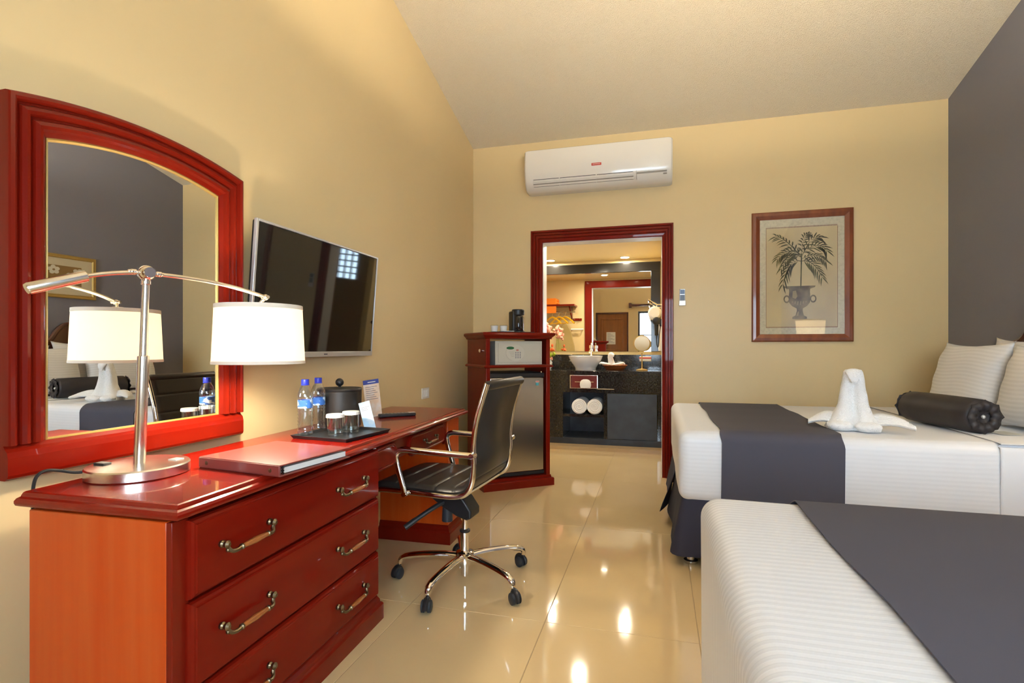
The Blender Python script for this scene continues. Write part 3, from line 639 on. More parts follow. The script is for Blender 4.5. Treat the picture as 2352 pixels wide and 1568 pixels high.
# ------------------------------------------------------------------ corner cabinet with safe and fridge
cab = thing('minibar_cabinet', 'cherry wood corner cabinet with open bays for safe and fridge', 'cabinet', (-1.311, 3.923, 0), math.atan2(.381, .488))
CWd, CDp = .619, .50; g0 = .028
def plr(off, z, y1=CDp): return [Vector((g0 - off, g0 - off, z)), Vector((CWd - g0 + off, g0 - off, z)), Vector((CWd - g0 + off, y1, z)), Vector((g0 - off, y1, z))]
m = MB(); m.loft([plr(.028, 0), plr(.028, .055), plr(.024, .062), plr(.010, .064), plr(.006, .085)]); m.build('plinth', CHERRY, cab, smooth=False)
bx('side_panel', CHERRY, g0, g0 + .020, g0 + .012, CDp, .085, 1.205, cab, .002); bx('side_panel', CHERRY, CWd - g0 - .020, CWd - g0, g0 + .012, CDp, .085, 1.205, cab, .002)
for xx in (g0, CWd - g0 - .034): bx('front_stile', CHERRY, xx, xx + .034, g0 - .006, g0 + .012, .085, 1.205, cab, .003)
m = MB(); m.loft([plr(.012, .972), plr(.020, .976), plr(.022, .984), plr(.014, .993), plr(.004, .996)]); m.build('middle_shelf', CHERRY, cab, smooth=False)
m = MB(); m.loft([plr(.004, 1.205), plr(.012, 1.210), plr(.016, 1.220), plr(.030, 1.232), plr(.034, 1.238), plr(.034, 1.250), plr(.028, 1.257)]); m.build('cabinet_top', CHERRY, cab, smooth=False)
kn = MB(); kn.lathe([(.006, 0), (.006, .012), (.014, .018), (.016, .026), (.010, .033), (.003, .034)], 16, (g0, .10, 1.11), M=Matrix.Rotation(-PI / 2, 3, 'Y')); kn.build('side_knob', CHROME, cab)
# safe
Mc = Matrix.Translation(cab.location) @ Matrix.Rotation(cab.rotation_euler.z, 4, 'Z')
def incab(x, y, z): return Mc @ Vector((x, y, z))
SWd, SHt = .415, .192
sf = thing('room_safe', 'beige electronic safe with keypad inside the corner cabinet', 'safe', incab(.118, g0 + .03, .9965), cab.rotation_euler.z)
bx('safe_body', SAFED, 0, SWd, .006, .35, 0, SHt, sf, .003); bx('safe_front', SAFEM, 0, SWd, -.002, .006, 0, SHt, sf, .002)
dr_ = bx('safe_door', SAFEM, .024, SWd - .018, -.006, -.002, .018, SHt - .018, sf, .0015)
m = MB(); ell = [(.172 + .080 * math.cos(q) * (1 if math.cos(q) > 0 else 1.02), .096 + .066 * math.sin(q)) for q in [2 * PI * k / 40 for k in range(40)]]
m.prism(ell, lambda u, v, w: Vector((u, w, v)), -.009, -.006); m.build('keypad_panel', mat('keypad_panel', (.56, .53, .44), .4), sf, smooth=False)
MB().prism([(.128 + .033 * math.cos(q), .135 + .012 * math.sin(q)) for q in [2 * PI * k / 24 for k in range(24)]], lambda u, v, w: Vector((u, w, v)), -.0115, -.0062).build('display_badge', GREENP, sf, smooth=False)
MB().prism([(.190 + .012 * math.cos(q), .118 + .007 * math.sin(q)) for q in [2 * PI * k / 16 for k in range(16)]], lambda u, v, w: Vector((u, w, v)), -.0105, -.0088).build('red_key', mat('dull_red_key', (.45, .16, .13), .5), sf, smooth=False)
for i in range(3):
    for j in range(4): bx('key', INK, .172 + i * .019, .181 + i * .019, -.0105, -.0088, .053 + j * .014, .060 + j * .014, sf)
m = MB()
for j in range(4): m.box(.112 + .006 * (4 - j), .162, -.0095, -.0088, .066 + j * .012, .068 + j * .012)
m.build('printed_lines', GREYL, sf, smooth=False)
# fridge
fr = thing('mini_fridge', 'stainless steel mini fridge with black trim under the safe', 'fridge', incab(.066, g0 + .02, .0855), cab.rotation_euler.z)
FWd, FHt = CWd - .132, .845
bx('fridge_body', BLACKP, 0, FWd, .045, .44, 0, FHt, fr, .004)
bx('fridge_door', STEEL, .004, FWd - .004, .0, .042, .035, FHt - .040, fr, .008, seg=3)
bx('top_trim', BLACKP, .0, FWd, .004, .044, FHt - .040, FHt - .004, fr, .004); bx('bottom_trim', BLACKP, .0, FWd, .006, .044, .005, .033, fr, .003)
for xx in (.01, FWd - .02): MB().tube([(xx, .02, FHt - .003), (xx, .02, FHt + .008)], .007, 10).build('hinge_pin', CHROME, fr)
bx('white_sticker', PAPER, FWd - .082, FWd - .050, -.0008, 0, FHt - .082, FHt - .070, fr); bx('red_sticker_band', REDM, FWd - .080, FWd - .052, -.0010, -.0008, FHt - .079, FHt - .073, fr)
bx('teal_sticker', mat('teal_sticker', (.10, .38, .42), .5), FWd - .080, FWd - .054, -.0008, 0, FHt - .108, FHt - .085, fr)
# coffee tray on the cabinet
zc = 1.2575
ct_ = thing('coffee_tray', 'thin black tray for the coffee things on the cabinet', 'tray', incab(.12, .12, zc), cab.rotation_euler.z)
m = MB(); m.loft([rr(.006, .374, .006, .234, 0), rr(0, .38, 0, .24, .008), rr(.004, .376, .004, .236, .009), rr(.012, .368, .012, .228, .003)]); m.build('tray_body', BLACKP, ct_, smooth=False)
def atop(x, y): return incab(.12 + x, .12 + y, zc + .0035)
km = thing('coffee_maker', 'small black drip coffee maker with glass-dark jug on the cabinet', 'coffee maker', atop(.265, .12), cab.rotation_euler.z)
MB().box(-.052, .030, -.03, .062, 0, .185).build('back_tower', BLACKP, km, bevel=.012, seg=3)
MB().lathe([(.050, 0), (.052, .003), (.052, .012), (.046, .014)], 28, (.012, -.012, 0)).build('hot_plate', BLACKP, km, ang=30)
MB().lathe([(.040, .014), (.042, .02), (.044, .13), (.038, .142), (.030, .146)], 28, (.012, -.012, 0)).build('jug', mat('dark_jug', (.006, .006, .008), .05, coat=1), km, ang=30)
MB().lathe([(.046, .150), (.053, .154), (.054, .190), (.048, .199), (.010, .201)], 28, (.008, -.006, 0)).build('brew_head', BLACKP, km, ang=30)
hnd = MB().tube(smooth_path([(.0, -.052, .125), (-.012, -.082, .118), (-.012, -.084, .06), (.0, -.054, .04)], 4), .006, 8).build('jug_handle', BLACKP, km)
def cup(label, loc):
    c = thing('coffee_cup', label, 'cup', loc, 0, 'wrapped cups on the cabinet tray')
    MB().lathe([(.020, 0), (.024, .002), (.032, .060), (.030, .060), (.022, .006), (.003, .005)], 24).build('cup_body', WHITE_S, c, ang=30)
    MB().lathe([(.0335, .054), (.034, .062), (.028, .066), (.003, .067)], 24).build('wrapper_lid', thin_pane('clear_wrapper', (.92, .92, .92), .15), c, ang=30)
cup('white wrapped cup at the wall end of the cabinet tray', atop(.075, .16)); cup('white wrapped cup between its twin and the coffee maker', atop(.155, .15))
sp_ = thing('condiment_packets', 'flat blue and white condiment packets before the coffee maker', 'packets', atop(.14, .075), cab.rotation_euler.z)
bx('blue_packet', NAVY, -.06, .04, -.03, .02, 0, .008, sp_, .002); bx('white_packet', PAPER, -.02, .075, -.02, .03, .0085, .014, sp_, .002)

# ------------------------------------------------------------------ air conditioner
ac = thing('air_conditioner', 'white split air conditioner high on the wall over the doorway', 'air conditioner', (-1.158, YB, 2.548))
AW = 1.281
def acring(x, k=1.0):
    pts = [(0, .0), (0, .372), (.09, .370), (.150, .366), (.185, .358)] + [(.196 + .012 * math.sin(t * PI), .352 - .22 * t) for t in [i / 8 for i in range(9)]] + [(.192, .105), (.180, .070), (.150, .030), (.110, .006), (.08, .0)]
    return [Vector((x, -a * k, .186 + (b - .186) * (1 - (1 - k) * .6))) for a, b in pts]
m = MB(); m.loft([acring(0, .90), acring(.012, .97), acring(.035, 1), acring(AW - .035, 1), acring(AW - .012, .97), acring(AW, .90)]); m.build('housing', WHITEP, ac, ang=30)
def on_face(x0, x1, z0, z1, d0, d1, name, m_, out=.003):   # strip following the lower front slope
    def yy(z): return -(.150 + (.180 - .150) * (z - .030) / .040 if z < .07 else .180 + (.192 - .180) * (z - .07) / .035 if z < .105 else .196)
    mm = MB(); v = [Vector((x, yy(z) - o, z)) for x in (x0, x1) for z in (z0, z1) for o in (-.004, out)]
    mm.add(v, [(0, 1, 3, 2), (4, 6, 7, 5), (0, 4, 5, 1), (2, 3, 7, 6), (0, 2, 6, 4), (1, 5, 7, 3)]); return mm.build(name, m_, ac, smooth=False)
on_face(.075, .965, .036, .094, 0, 0, 'outlet_slot', DARKG, .001)
for z0, z1, mm_2 in ((.038, .048, WHITEP), (.053, .060, GREYL), (.070, .0725, WHITEP)): on_face(.08, .96, z0, z1, 0, 0, 'louver', mm_2, .004)
for xx in (.075, .315, .64, .955): on_face(xx, xx + .010, .036, .094, 0, 0, 'louver_support', WHITEP, .006)
on_face(.985, 1.235, .070, .084, 0, 0, 'display_strip', GREYL, .0015); on_face(1.205, 1.235, .054, .064, 0, 0, 'lamp_window', GREYL, .0015)
bd = MB().box(.605, .690, -.2085, -.206, .168, .190).build('red_badge', REDM, ac, bevel=.001)
m = MB().box(.615, .680, -.2095, -.2085, .177, .181).build('badge_writing', WHITE_S, ac)
m = MB(); m.box(.985, .987, -.19, -.15, .03, .10); m.build('panel_seam', GREYL, ac)

# ------------------------------------------------------------------ framed palm print
p0, p1 = ony(1727, 490, YB - .02), ony(1961, 784, YB - .02)
PW, PH = p1.x - p0.x, p0.z - p1.z
pic = thing('framed_print', 'framed print of a potted palm in an urn on the beige wall', 'picture', (p0.x, YB, p1.z))
fp = .062; fx = lambda u, v, h: Vector((u, -h, v))
sq = lambda i: [(i, i), (PW - i, i), (PW - i, PH - i), (i, PH - i)]
cor_o, cor_i = sq(0), sq(fp)
for k in range(4):
    k2 = (k + 1) % 4
    moulding([cor_o[k], cor_o[k2]], [cor_i[k], cor_i[k2]], [(0, 0), (0, .018), (.15, .024), (.5, .026), (.85, .018), (1, .014), (1, 0)], fx).build('frame_rail', PICWOOD, pic, smooth=False)
bx('mat_board', ARTMAT, fp - .005, PW - fp + .005, -.008, -.004, fp - .005, PH - fp + .005, pic)
ax0, ax1, az0, az1 = fp + .048, PW - fp - .048, fp + .055, PH - fp - .075
bx('print_ground', ARTBG, ax0, ax1, -.0088, -.008, az0, az1, pic)
yy = -.0092
def flat(poly, name, m_, parent=pic, d=0): return MB().prism(poly, fx, .0088 + d, .0092 + d).build(name, m_, parent, smooth=False)
bor = MB()
for k in range(60):
    t = k / 60
    if k % 1 == 0:
        for zz in (az0 - .003, az1 + .001): bor.box(ax0 + (ax1 - ax0) * t, ax0 + (ax1 - ax0) * (t + .009), yy, -.008, zz, zz + .010)
bor.box(ax0, ax0 + .003, yy, -.008, az0, az1); bor.box(ax1 - .003, ax1, yy, -.008, az0, az1); bor.build('printed_border', PICWOOD, pic, smooth=False)
aw, ah = ax1 - ax0, az1 - az0
def A2(u, v): return (ax0 + aw * u, az0 + ah * v)
# palm: fronds of curved leaflets; coordinates as fractions of the print
fronds = [((.50, .70), (.30, .88), (.16, .92), 1), ((.50, .72), (.32, .82), (.17, .70), 1), ((.50, .70), (.62, .92), (.76, .89), 1), ((.50, .72), (.72, .88), (.84, .76), 1),
          ((.49, .66), (.32, .70), (.24, .44), 1), ((.50, .66), (.66, .68), (.78, .50), 1), ((.50, .74), (.52, .92), (.60, .93), .8), ((.50, .68), (.70, .76), (.83, .66), .8), ((.49, .70), (.36, .78), (.22, .60), .7)]
pm = MB()
def q2(a, b, c, t): return ((1 - t) ** 2 * a[0] + 2 * t * (1 - t) * b[0] + t * t * c[0], (1 - t) ** 2 * a[1] + 2 * t * (1 - t) * b[1] + t * t * c[1])
for fi, (a, b, c, L) in enumerate(fronds):
    N = 9
    for k in range(1, N + 1):
        t = k / N; p = q2(a, b, c, t); q = q2(a, b, c, max(0, t - .03)); tx, ty = p[0] - q[0], (p[1] - q[1]) * ah / aw; ln = math.hypot(tx, ty) or 1; tx /= ln; ty /= ln
        for sd_ in (-1, 1):
            ll = L * (.16 - .07 * abs(t - .45)) * random.uniform(.8, 1.15); an = math.atan2(ty, tx) + sd_ * R(52 - 22 * t)
            dx, dy = math.cos(an), math.sin(an); droop = -.055
            pts = []
            for w_s in (1, -1):
                for s_ in ((0, .35, .7, 1) if w_s == 1 else (.7, .35)):
                    wd = .0105 * math.sin(min(1, s_ + .12) * PI * .88) * w_s
                    pts.append(A2(p[0] + dx * ll * s_ - dy * wd, p[1] + (dy * ll * s_ + dx * wd + droop * s_ * s_) * aw / ah))
            pm.prism(pts, fx, .0088 + .0002 * (fi % 3), .0091 + .0002 * (fi % 3))
    pts = [q2(a, b, c, k / 10) for k in range(11)]
    pm.prism([A2(x, y) for x, y in pts] + [A2(x + .006, y + .006) for x, y in reversed(pts)], fx, .0088, .0093)
pm.prism([A2(.485, .39), A2(.50, .39), A2(.513, .74), A2(.495, .74)], fx, .0088, .0093)
pm.build('palm_fronds', FROND, pic, smooth=False)
urn_half = [(.235, .415), (.225, .400), (.155, .385), (.150, .36), (.158, .30), (.150, .25), (.11, .215), (.045, .190), (.042, .165), (.06, .12), (.105, .105), (.105, .085)]
uc = .48
flat([A2(uc - a, b) for a, b in urn_half] + [A2(uc + a * .93, b) for a, b in reversed(urn_half)], 'urn', URN)
ul = MB()
for k in range(6):                                       # gadroon strokes and sheen of the painted urn
    u0 = uc - .115 + .038 * k; ul.prism([A2(u0, .222 + .012 * abs(k - 2.5)), A2(u0 + .016, .216 + .012 * abs(k - 2.5)), A2(u0 + .022, .262), A2(u0 + .006, .262)], fx, .0092, .0095)
ul.prism([A2(uc - .10, .365), A2(uc - .055, .370), A2(uc - .035, .31), A2(uc - .06, .285), A2(uc - .105, .30)], fx, .0092, .0095)
ul.prism([A2(uc - .03, .16), A2(uc - .012, .16), A2(uc - .02, .115), A2(uc - .05, .115)], fx, .0092, .0095)
ul.build('urn_highlights', URNL, pic, smooth=False)
hm = MB()
for s_ in (-1, 1):
    cx_, cz_ = uc + s_ * .185, .285; ri = [(cx_ + .045 * math.cos(q), cz_ + .040 * math.sin(q)) for q in [2 * PI * k / 20 for k in range(20)]]; ro = [(cx_ + .028 * math.cos(q), cz_ + .024 * math.sin(q)) for q in [2 * PI * k / 20 for k in range(20)]]
    for k in range(20): hm.prism([A2(*ri[k]), A2(*ri[(k + 1) % 20]), A2(*ro[(k + 1) % 20]), A2(*ro[k])], fx, .0088, .0091)
hm.build('urn_handles', URN, pic, smooth=False)
bx('picture_glass', PICGLASS, fp - .004, PW - fp + .004, -.0125, -.0115, fp - .004, PH - fp + .004, pic)
# AC remote holder by the door
pr_ = ony(1567, 683, YB)
rh = thing('wall_remote', 'small white and blue remote in a holder beside the doorway', 'remote control', (pr_.x, YB, pr_.z - .072))
bx('holder', WHITEP, -.028, .028, -.022, 0, 0, .045, rh, .003); bx('remote_body', SILVERP, -.024, .024, -.018, -.002, .012, .145, rh, .004)
bx('display', mat('remote_display', (.10, .16, .28), .3), -.019, .019, -.0195, -.018, .10, .138, rh); bx('button_field', mat('blue_grey_pad', (.20, .25, .34), .5), -.019, .019, -.0195, -.018, .045, .094, rh)

# ------------------------------------------------------------------ beds
def round_box(x0, x1, y0, y1, z0, z1, r, n=40, nz=10, wob=.0, head_flat=True):
    """rounded mattress volume, corner radius r"""
    def lin(a, b, k): return [a + (b - a) * i / k for i in range(k + 1)]
    def edge(a, b, k): # denser near the rounded ends
        e = [a + r * i / 5 for i in range(5)]; f = [b - r * i / 5 for i in range(5)][::-1]; return e + lin(a + r, b - r, k) + f
    X, Y, Z = edge(x0, x1, n), edge(y0, y1, n), edge(z0, z1, nz); m = MB(); vid = {}
    def V(i, j, k):
        if (i, j, k) not in vid:
            p = Vector((X[i], Y[j], Z[k])); q = Vector((min(max(p.x, x0 + r), x1 - r), min(max(p.y, y0 + r), y1 - r), min(max(p.z, z0 + r), z1 - r)))
            d = p - q
            if d.length > 1e-6:
                l = max(abs(d.x), abs(d.y), abs(d.z)); p = q + d.normalized() * l
            if wob:
                s = math.sin(p.x * 5.1 + p.y * 2.3) * math.sin(p.y * 4.3 + 1.2) + .6 * math.sin(p.x * 11 + p.z * 7 + p.y * 6)
                p.z += wob * s * .6; p.x += wob * .8 * math.sin(p.y * 9 + p.z * 4); p.y += wob * .5 * math.sin(p.x * 6 + p.z * 9)
            vid[(i, j, k)] = len(m.v); m.v.append(p)
        return vid[(i, j, k)]
    nx, ny, nz_ = len(X) - 1, len(Y) - 1, len(Z) - 1
    for i in range(nx):
        for j in range(ny):
            for k in (0, nz_): m.f.append((V(i, j, k), V(i + 1, j, k), V(i + 1, j + 1, k), V(i, j + 1, k)))
    for i in range(nx):
        for k in range(nz_):
            for j in (0, ny): m.f.append((V(i, j, k), V(i + 1, j, k), V(i + 1, j, k + 1), V(i, j, k + 1)))
    for j in range(ny):
        for k in range(nz_):
            for i in (0, nx): m.f.append((V(i, j, k), V(i, j + 1, k), V(i, j + 1, k + 1), V(i, j, k + 1)))
    return m
def bed(label, x0, y0, y1, zt, zb_=.335):
    """x0 = foot edge; local origin at the foot, near corner, on the floor"""
    Wb = y1 - y0; Lb = 2.0
    b = thing('bed', label, 'bed', (x0, y0, 0))
    def uvf(co, n):
        if abs(n.y) > .75: s = (-(zt - co.z) if n.y < 0 else Wb + zt - co.z)
        else: s = co.y
        return (s, co.x)
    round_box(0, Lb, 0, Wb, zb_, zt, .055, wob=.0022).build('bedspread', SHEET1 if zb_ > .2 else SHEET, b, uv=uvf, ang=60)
    # turned-down top sheet near the pillows
    fx0 = 1.375; pts = [(-.006, zb_ + .015), (-.008, zt - .055), (.012, zt - .012), (.055, zt + .006), (Wb / 2, zt + .009), (Wb - .055, zt + .006), (Wb - .012, zt - .012), (Wb + .008, zt - .055), (Wb + .006, zb_ + .015)]
    pth = smooth_path([(0, a, c) for a, c in pts], 6); rings = []
    for dx, dh in ((0, -.004), (.002, .001), (.012, .0025), (.20, .002), (.45, .0)):
        row = []
        for q in pth:
            dirv = Vector((0, q.y - Wb / 2, (q.z - (zt - .3)))); dirv.normalize(); row.append(Vector((fx0 + dx, q.y, q.z)) + Vector((0, dirv.y, dirv.z)) * dh)
        rings.append(row)
    m = MB(); m.loft(rings, False); m.build('turned_sheet', SHEETH, b, ang=60)
    # skirt: two cloths meeting in a slit at the middle of the foot
    def skirt(path, fl0):
        """path: list of (x, y, outward x, outward y, flare)"""
        rings = []
        for k, (x_, y_, ox, oy, f_) in enumerate(path):
            f_ = (f_ + .006 * math.sin(k * 1.1)) * fl0
            p = Vector((x_, y_, 0)); o_ = Vector((ox, oy, 0)).normalized()
            rings.append([p + o_ * (f_ * a_ + d_) + Vector((0, 0, z_)) for a_, d_, z_ in ((0, 0, .36), (.45, 0, .22), (.85, 0, .11), (1, 0, .058), (1, -.004, .058), (.85, -.004, .11), (.45, -.004, .22), (0, -.004, .36))])
        m = MB(); m.loft(rings); m.build('skirt', SKIRT, b, ang=50)
    ins = .02 if zb_ > .2 else .06; rc_ = .05; fs = 1.0 if zb_ > .2 else .35
    def half(sgn):
        e = ins if sgn < 0 else Wb - ins; pth = [(Lb - .01 - .12 * k, e, 0, sgn, .026) for k in range(int((Lb - .1) / .12))]
        for a_ in range(0, 91, 15):
            c_, s2 = math.cos(R(a_)), math.sin(R(a_)); pth.append((ins + rc_ - rc_ * s2, e - sgn * rc_ + sgn * rc_ * c_, -s2, sgn * c_, .030 + .035 * s2))
        y_e = Wb / 2 + sgn * .03
        y_s = e - sgn * rc_
        for k in range(1, 11):
            t = k / 10; pth.append((ins - (.004 if sgn > 0 else 0), y_s + (y_e - y_s - sgn * .06) * t, -1, 0, .060 - .018 * math.sin(t * PI) + (.045 * t ** 6 if sgn > 0 else 0)))
        return pth
    skirt(half(-1), fs); skirt(half(1), fs)
    bx('box_base', SKIRT, .03, Lb - .01, .035, Wb - .035, .075, .355, b)
    for lx in (.065, Lb - .15):
        for ly in (.075, Wb / 2, Wb - .075):
            MB().lathe([(.034, 0), (.036, .004), (.036, .016), (.020, .020), (.018, .078)], 18, (lx, ly, 0)).build('leg', STEEL, b, ang=30)
    # headboard, bell-shaped crest
    hx = XR - x0 - .055; key = [(0, 1.36), (.10, 1.345), (.16, 1.29), (.22, 1.20), (.32, 1.155), (.45, 1.13), (.62, 1.08), (.78, .98)]
    prof = [(Wb / 2 + a, z) for a, z in reversed(key)] + [(Wb / 2 - a, z) for a, z in key[1:]]
    prof = [(p.x, p.y) for p in smooth_path([(a, z, 0) for a, z in prof], 4)]
    poly = [(prof[-1][0], .10), (prof[0][0], .10)] + prof
    hbd = MB().prism(poly, lambda u, v, w: Vector((w, u, v)), hx, hx + .05).build('headboard', DARKWOOD, b, smooth=False)
    MB().tube([(hx + .018, a, z) for a, z in prof], .024, 10).build('crest_moulding', DARKWOOD, hbd)
    return b
BT = .70
bed1 = bed('far bed with white striped bedspread beside the beige wall', .105, 2.86, 4.40, BT)
bed2 = bed('near bed with white striped bedspread in the bottom right corner', .120, .115, 1.655, BT, .13)
def runner(label, x0, x1, y0, y1, zt, drop0, drop1, hem=.004):
    o = .0045; rr_ = .055; pts = [(y0 - o - .004, zt - drop0), (y0 - o, zt - .16), (y0 - o, zt - rr_)]
    pts += [(y0 + rr_ - (rr_ + o) * math.cos(R(a)), zt - rr_ + (rr_ + o) * math.sin(R(a))) for a in (15, 30, 45, 60, 75, 90)]
    pts += [(y0 + rr_ + (y1 - y0 - 2 * rr_) * k / 14, zt + o + .0015 * math.sin(k * 1.7)) for k in range(1, 14)]
    pts += [(y1 - rr_ + (rr_ + o) * math.sin(R(a)), zt - rr_ + (rr_ + o) * math.cos(R(a))) for a in (0, 15, 30, 45, 60, 75, 90)]
    pts += [(y1 + o, zt - .16), (y1 + o + .004, zt - drop1)]
    m = MB(); rings = []
    for k, (a, z) in enumerate(pts):
        i2, j2 = pts[max(k - 1, 0)], pts[min(k + 1, len(pts) - 1)]; tx, tz = j2[0] - i2[0], j2[1] - i2[1]; l = math.hypot(tx, tz); nx_, nz_ = -tz / l, tx / l
        w = .004 * math.sin(k * .9)
        rings.append([Vector((x, a + nx_ * d, z + nz_ * d)) for x, d in ((x0 + w, 0), (x0 + w, .0035), (x0 + .015 + w, .0028), ((x0 + x1) / 2, .003), (x1 - .015 + w, .0028), (x1 + w, .0035), (x1 + w, 0))])
    m.loft(rings); return m.build('bed_runner', RUNNER, None, ang=60, tag=(label, 'bed runner', 'charcoal bed runners'))
runner('charcoal runner across the foot of the far bed', .310, .862, 2.86, 4.40, BT + .0025, .375, .36)
runner('charcoal runner across the foot of the near bed', .362, .925, .115, 1.655, BT + .0025, .36, .36)

def pillow(label, loc, w, h, t, lean, rz=0, group='white striped pillows'):
    """stands on its long edge; local x = thickness, y = width, z = height"""
    n = 30; m = MB(); rings = []
    front, back = [], []
    for side in (1, -1):
        grid = []
        for i in range(n + 1):
            row = []
            for j in range(n + 1):
                u, v = -1 + 2 * i / n, -1 + 2 * j / n
                pu = u * (1 - .10 * (1 - v * v) ** .8 * abs(u) ** 3); pv = v * (1 - .13 * (1 - u * u) ** .8 * abs(v) ** 3)
                th = ((1 - abs(u) ** 2.6) * (1 - abs(v) ** 2.6)) ** .55
                wr = .05 * math.sin(u * 7 + v * 5) * (abs(u) * abs(v)) + .03 * math.sin(v * 11 + u * 3) * abs(u)
                row.append(Vector((side * t / 2 * (th + wr * (1 if th > .05 else 0)), pu * w / 2, h / 2 + pv * h / 2)))
            grid.append(row)
        m.loft(grid, False)
    def uvf(co, nn): return (co.z + .006 * math.sin(co.y * 14), co.y)
    bmv = m
    o = m.build('pillow', SHEETP, None, uv=uvf, ang=70)
    bm = bmesh.new(); bm.from_mesh(o.data); bmesh.ops.remove_doubles(bm, verts=bm.verts, dist=.0006); bmesh.ops.recalc_face_normals(bm, faces=bm.faces); bm.to_mesh(o.data); bm.free()
    o.location = loc; o.rotation_euler = (0, lean, rz); set_tag(o, label, 'pillow', group); return o
zp = BT + .005
pillow('front striped pillow on the far bed, nearest the beige wall', (1.77, 3.86, zp), .72, .48, .17, R(14))
pillow('striped pillow pressed between the front pillow and headboard by the wall', (1.945, 3.66, zp), .60, .50, .13, R(10))
pillow('front striped pillow of the far bed cut off by the photo edge', (1.772, 3.15, zp), .70, .46, .17, R(14))
pillow('striped rear pillow on the gap side of the far bed', (1.945, 3.07, zp), .56, .46, .13, R(10))
for yy_, l1 in ((.52, 'pillow on the camera side of the near bed'), (1.25, 'pillow on the gap side of the near bed')):
    pillow('white striped ' + l1, (1.84, yy_, zp), .68, .46, .17, R(14), 0, 'pillows of the near bed')
# bolster
B0, B1 = Vector((1.435, 3.60, BT + .092)), Vector((1.535, 3.10, BT + .092)); bl = thing('bolster', 'charcoal satin bolster with gathered ends before the pillows', 'bolster', (B0.x, B0.y, BT + .010))
bdv = B1 - B0; Lb_ = bdv.length; bdn = bdv.normalized(); bo = Vector((0, 0, .084)); sdv = Vector((-bdn.y, bdn.x, 0)); upv = Vector((0, 0, 1))
rings = []; n = 40
for s_, r_, pk_ in ((0.012, .014, 0), (.004, .03, .2), (-.004, .06, .2), (.0, .076, .08), (.015, .084, .02), (.10, .086, 0), (Lb_ / 2, .087, 0), (Lb_ - .10, .086, 0), (Lb_ - .015, .084, .02), (Lb_, .076, .08), (Lb_ + .004, .06, .2), (Lb_ - .004, .03, .2), (Lb_ - .012, .014, 0)):
    rings.append([bo + bdn * s_ + (sdv * math.cos(2 * PI * k / n) + upv * math.sin(2 * PI * k / n)) * r_ * (1 + pk_ * .35 * ((k % 3 == 0) - .33)) for k in range(n)])
m = MB(); m.loft(rings); m.build('bolster_roll', SATIN, bl, ang=60)
for e, s_ in ((0, -1), (Lb_, 1)):
    MB().ball(bo + bdn * (e + s_ * .002), .010, n=12, m=8).build('button', SILVERP, bl)
    rf = []
    for r_, dd in ((.03, .006), (.055, .018), (.078, .012)): rf.append([bo + bdn * (e + s_ * (dd + .006 * ((k % 4) < 2))) + (sdv * math.cos(2 * PI * k / n) + upv * math.sin(2 * PI * k / n)) * (r_ * (1 + .10 * ((k % 5) == 0))) for k in range(n)])
    m = MB(); m.loft(rf, True, False); o = m.build('gathered_end', SATIN, bl, ang=60)
    sm = o.modifiers.new('thick', 'SOLIDIFY'); sm.thickness = .003
# towel swan
sw_ = thing('towel_swan', 'white towel folded into a swan on the far bed', 'folded towel', (.985, 3.13, BT + .004), R(-14))
# local: -y faces the camera
bodyr = []
for z, wx, dy, cy in ((0, .118, .080, 0), (.012, .126, .088, 0), (.035, .118, .080, 0), (.06, .100, .068, .004), (.09, .086, .060, .008), (.13, .069, .054, .012), (.18, .062, .048, .014), (.22, .056, .044, .012), (.26, .050, .040, .006), (.285, .046, .039, 0), (.303, .043, .038, -.004), (.313, .036, .030, -.006), (.317, .015, .012, -.006)):
    row = []
    for k in range(56):
        a = 2 * PI * k / 56; fr_ = 1 if z < .24 else max(0, 1 - (z - .24) / .05)
        groove = 1 - .60 * math.exp(-(1 + math.sin(a)) / .035) * fr_ - .25 * math.exp(-(1 - math.sin(a)) / .05) * fr_
        ex = 1 + .016 * math.sin(z * 240 + 2 * math.cos(a)) + .012 * math.sin(a * 9 + z * 60)
        ca_, sa_ = math.cos(a), math.sin(a); sqz = (abs(ca_) ** 3 + abs(sa_) ** 3) ** (-1 / 3)
        row.append(Vector((ca_ * sqz * wx * ex, cy + sa_ * sqz * dy * groove * ex, z)))
    bodyr.append(row)
m = MB(); m.loft(bodyr); m.build('swan_body', TOWEL, sw_, ang=70)
hp = smooth_path([(0, -.012, .300), (0, -.034, .300), (0, -.047, .286), (0, -.051, .268), (0, -.050, .248)], 5)
m = MB(); m.tube(hp, [.040 - .028 * (k / (len(hp) - 1)) ** 1.5 for k in range(len(hp))], 18, sq=.5); m.build('swan_head', TOWEL, sw_, ang=70)
for s_ in (-1, 1):
    for k in range(4):                                   # stacked folds of each wing
        z0, L_ = .020 + .013 * k, (.205 if s_ < 0 else .255) - .012 * k
        rw = []
        for t in range(9):
            q = t / 8; x_ = s_ * (.06 + (L_ - .06) * q); y_ = .012 - .055 * q * (1 if s_ > 0 else .2) + .010 * k; zz = z0 + .030 * math.sin(q * PI * .9) * (1 - .4 * q) - .010 * q * (k - 1) * .6
            hw_, ht_ = .034 + .006 * math.sin(q * PI), .013
            rw.append([Vector((x_, y_ + hw_ * math.cos(b_), zz + ht_ * math.sin(b_))) for b_ in [2 * PI * j / 14 for j in range(14)]])
        m = MB(); m.loft(rw); m.build('swan_wing_fold', TOWEL, sw_, ang=60)
    MB().ball((s_ * .062, -.055, .026), .060, .045, .026, n=20, m=12).build('swan_breast', TOWEL, sw_)
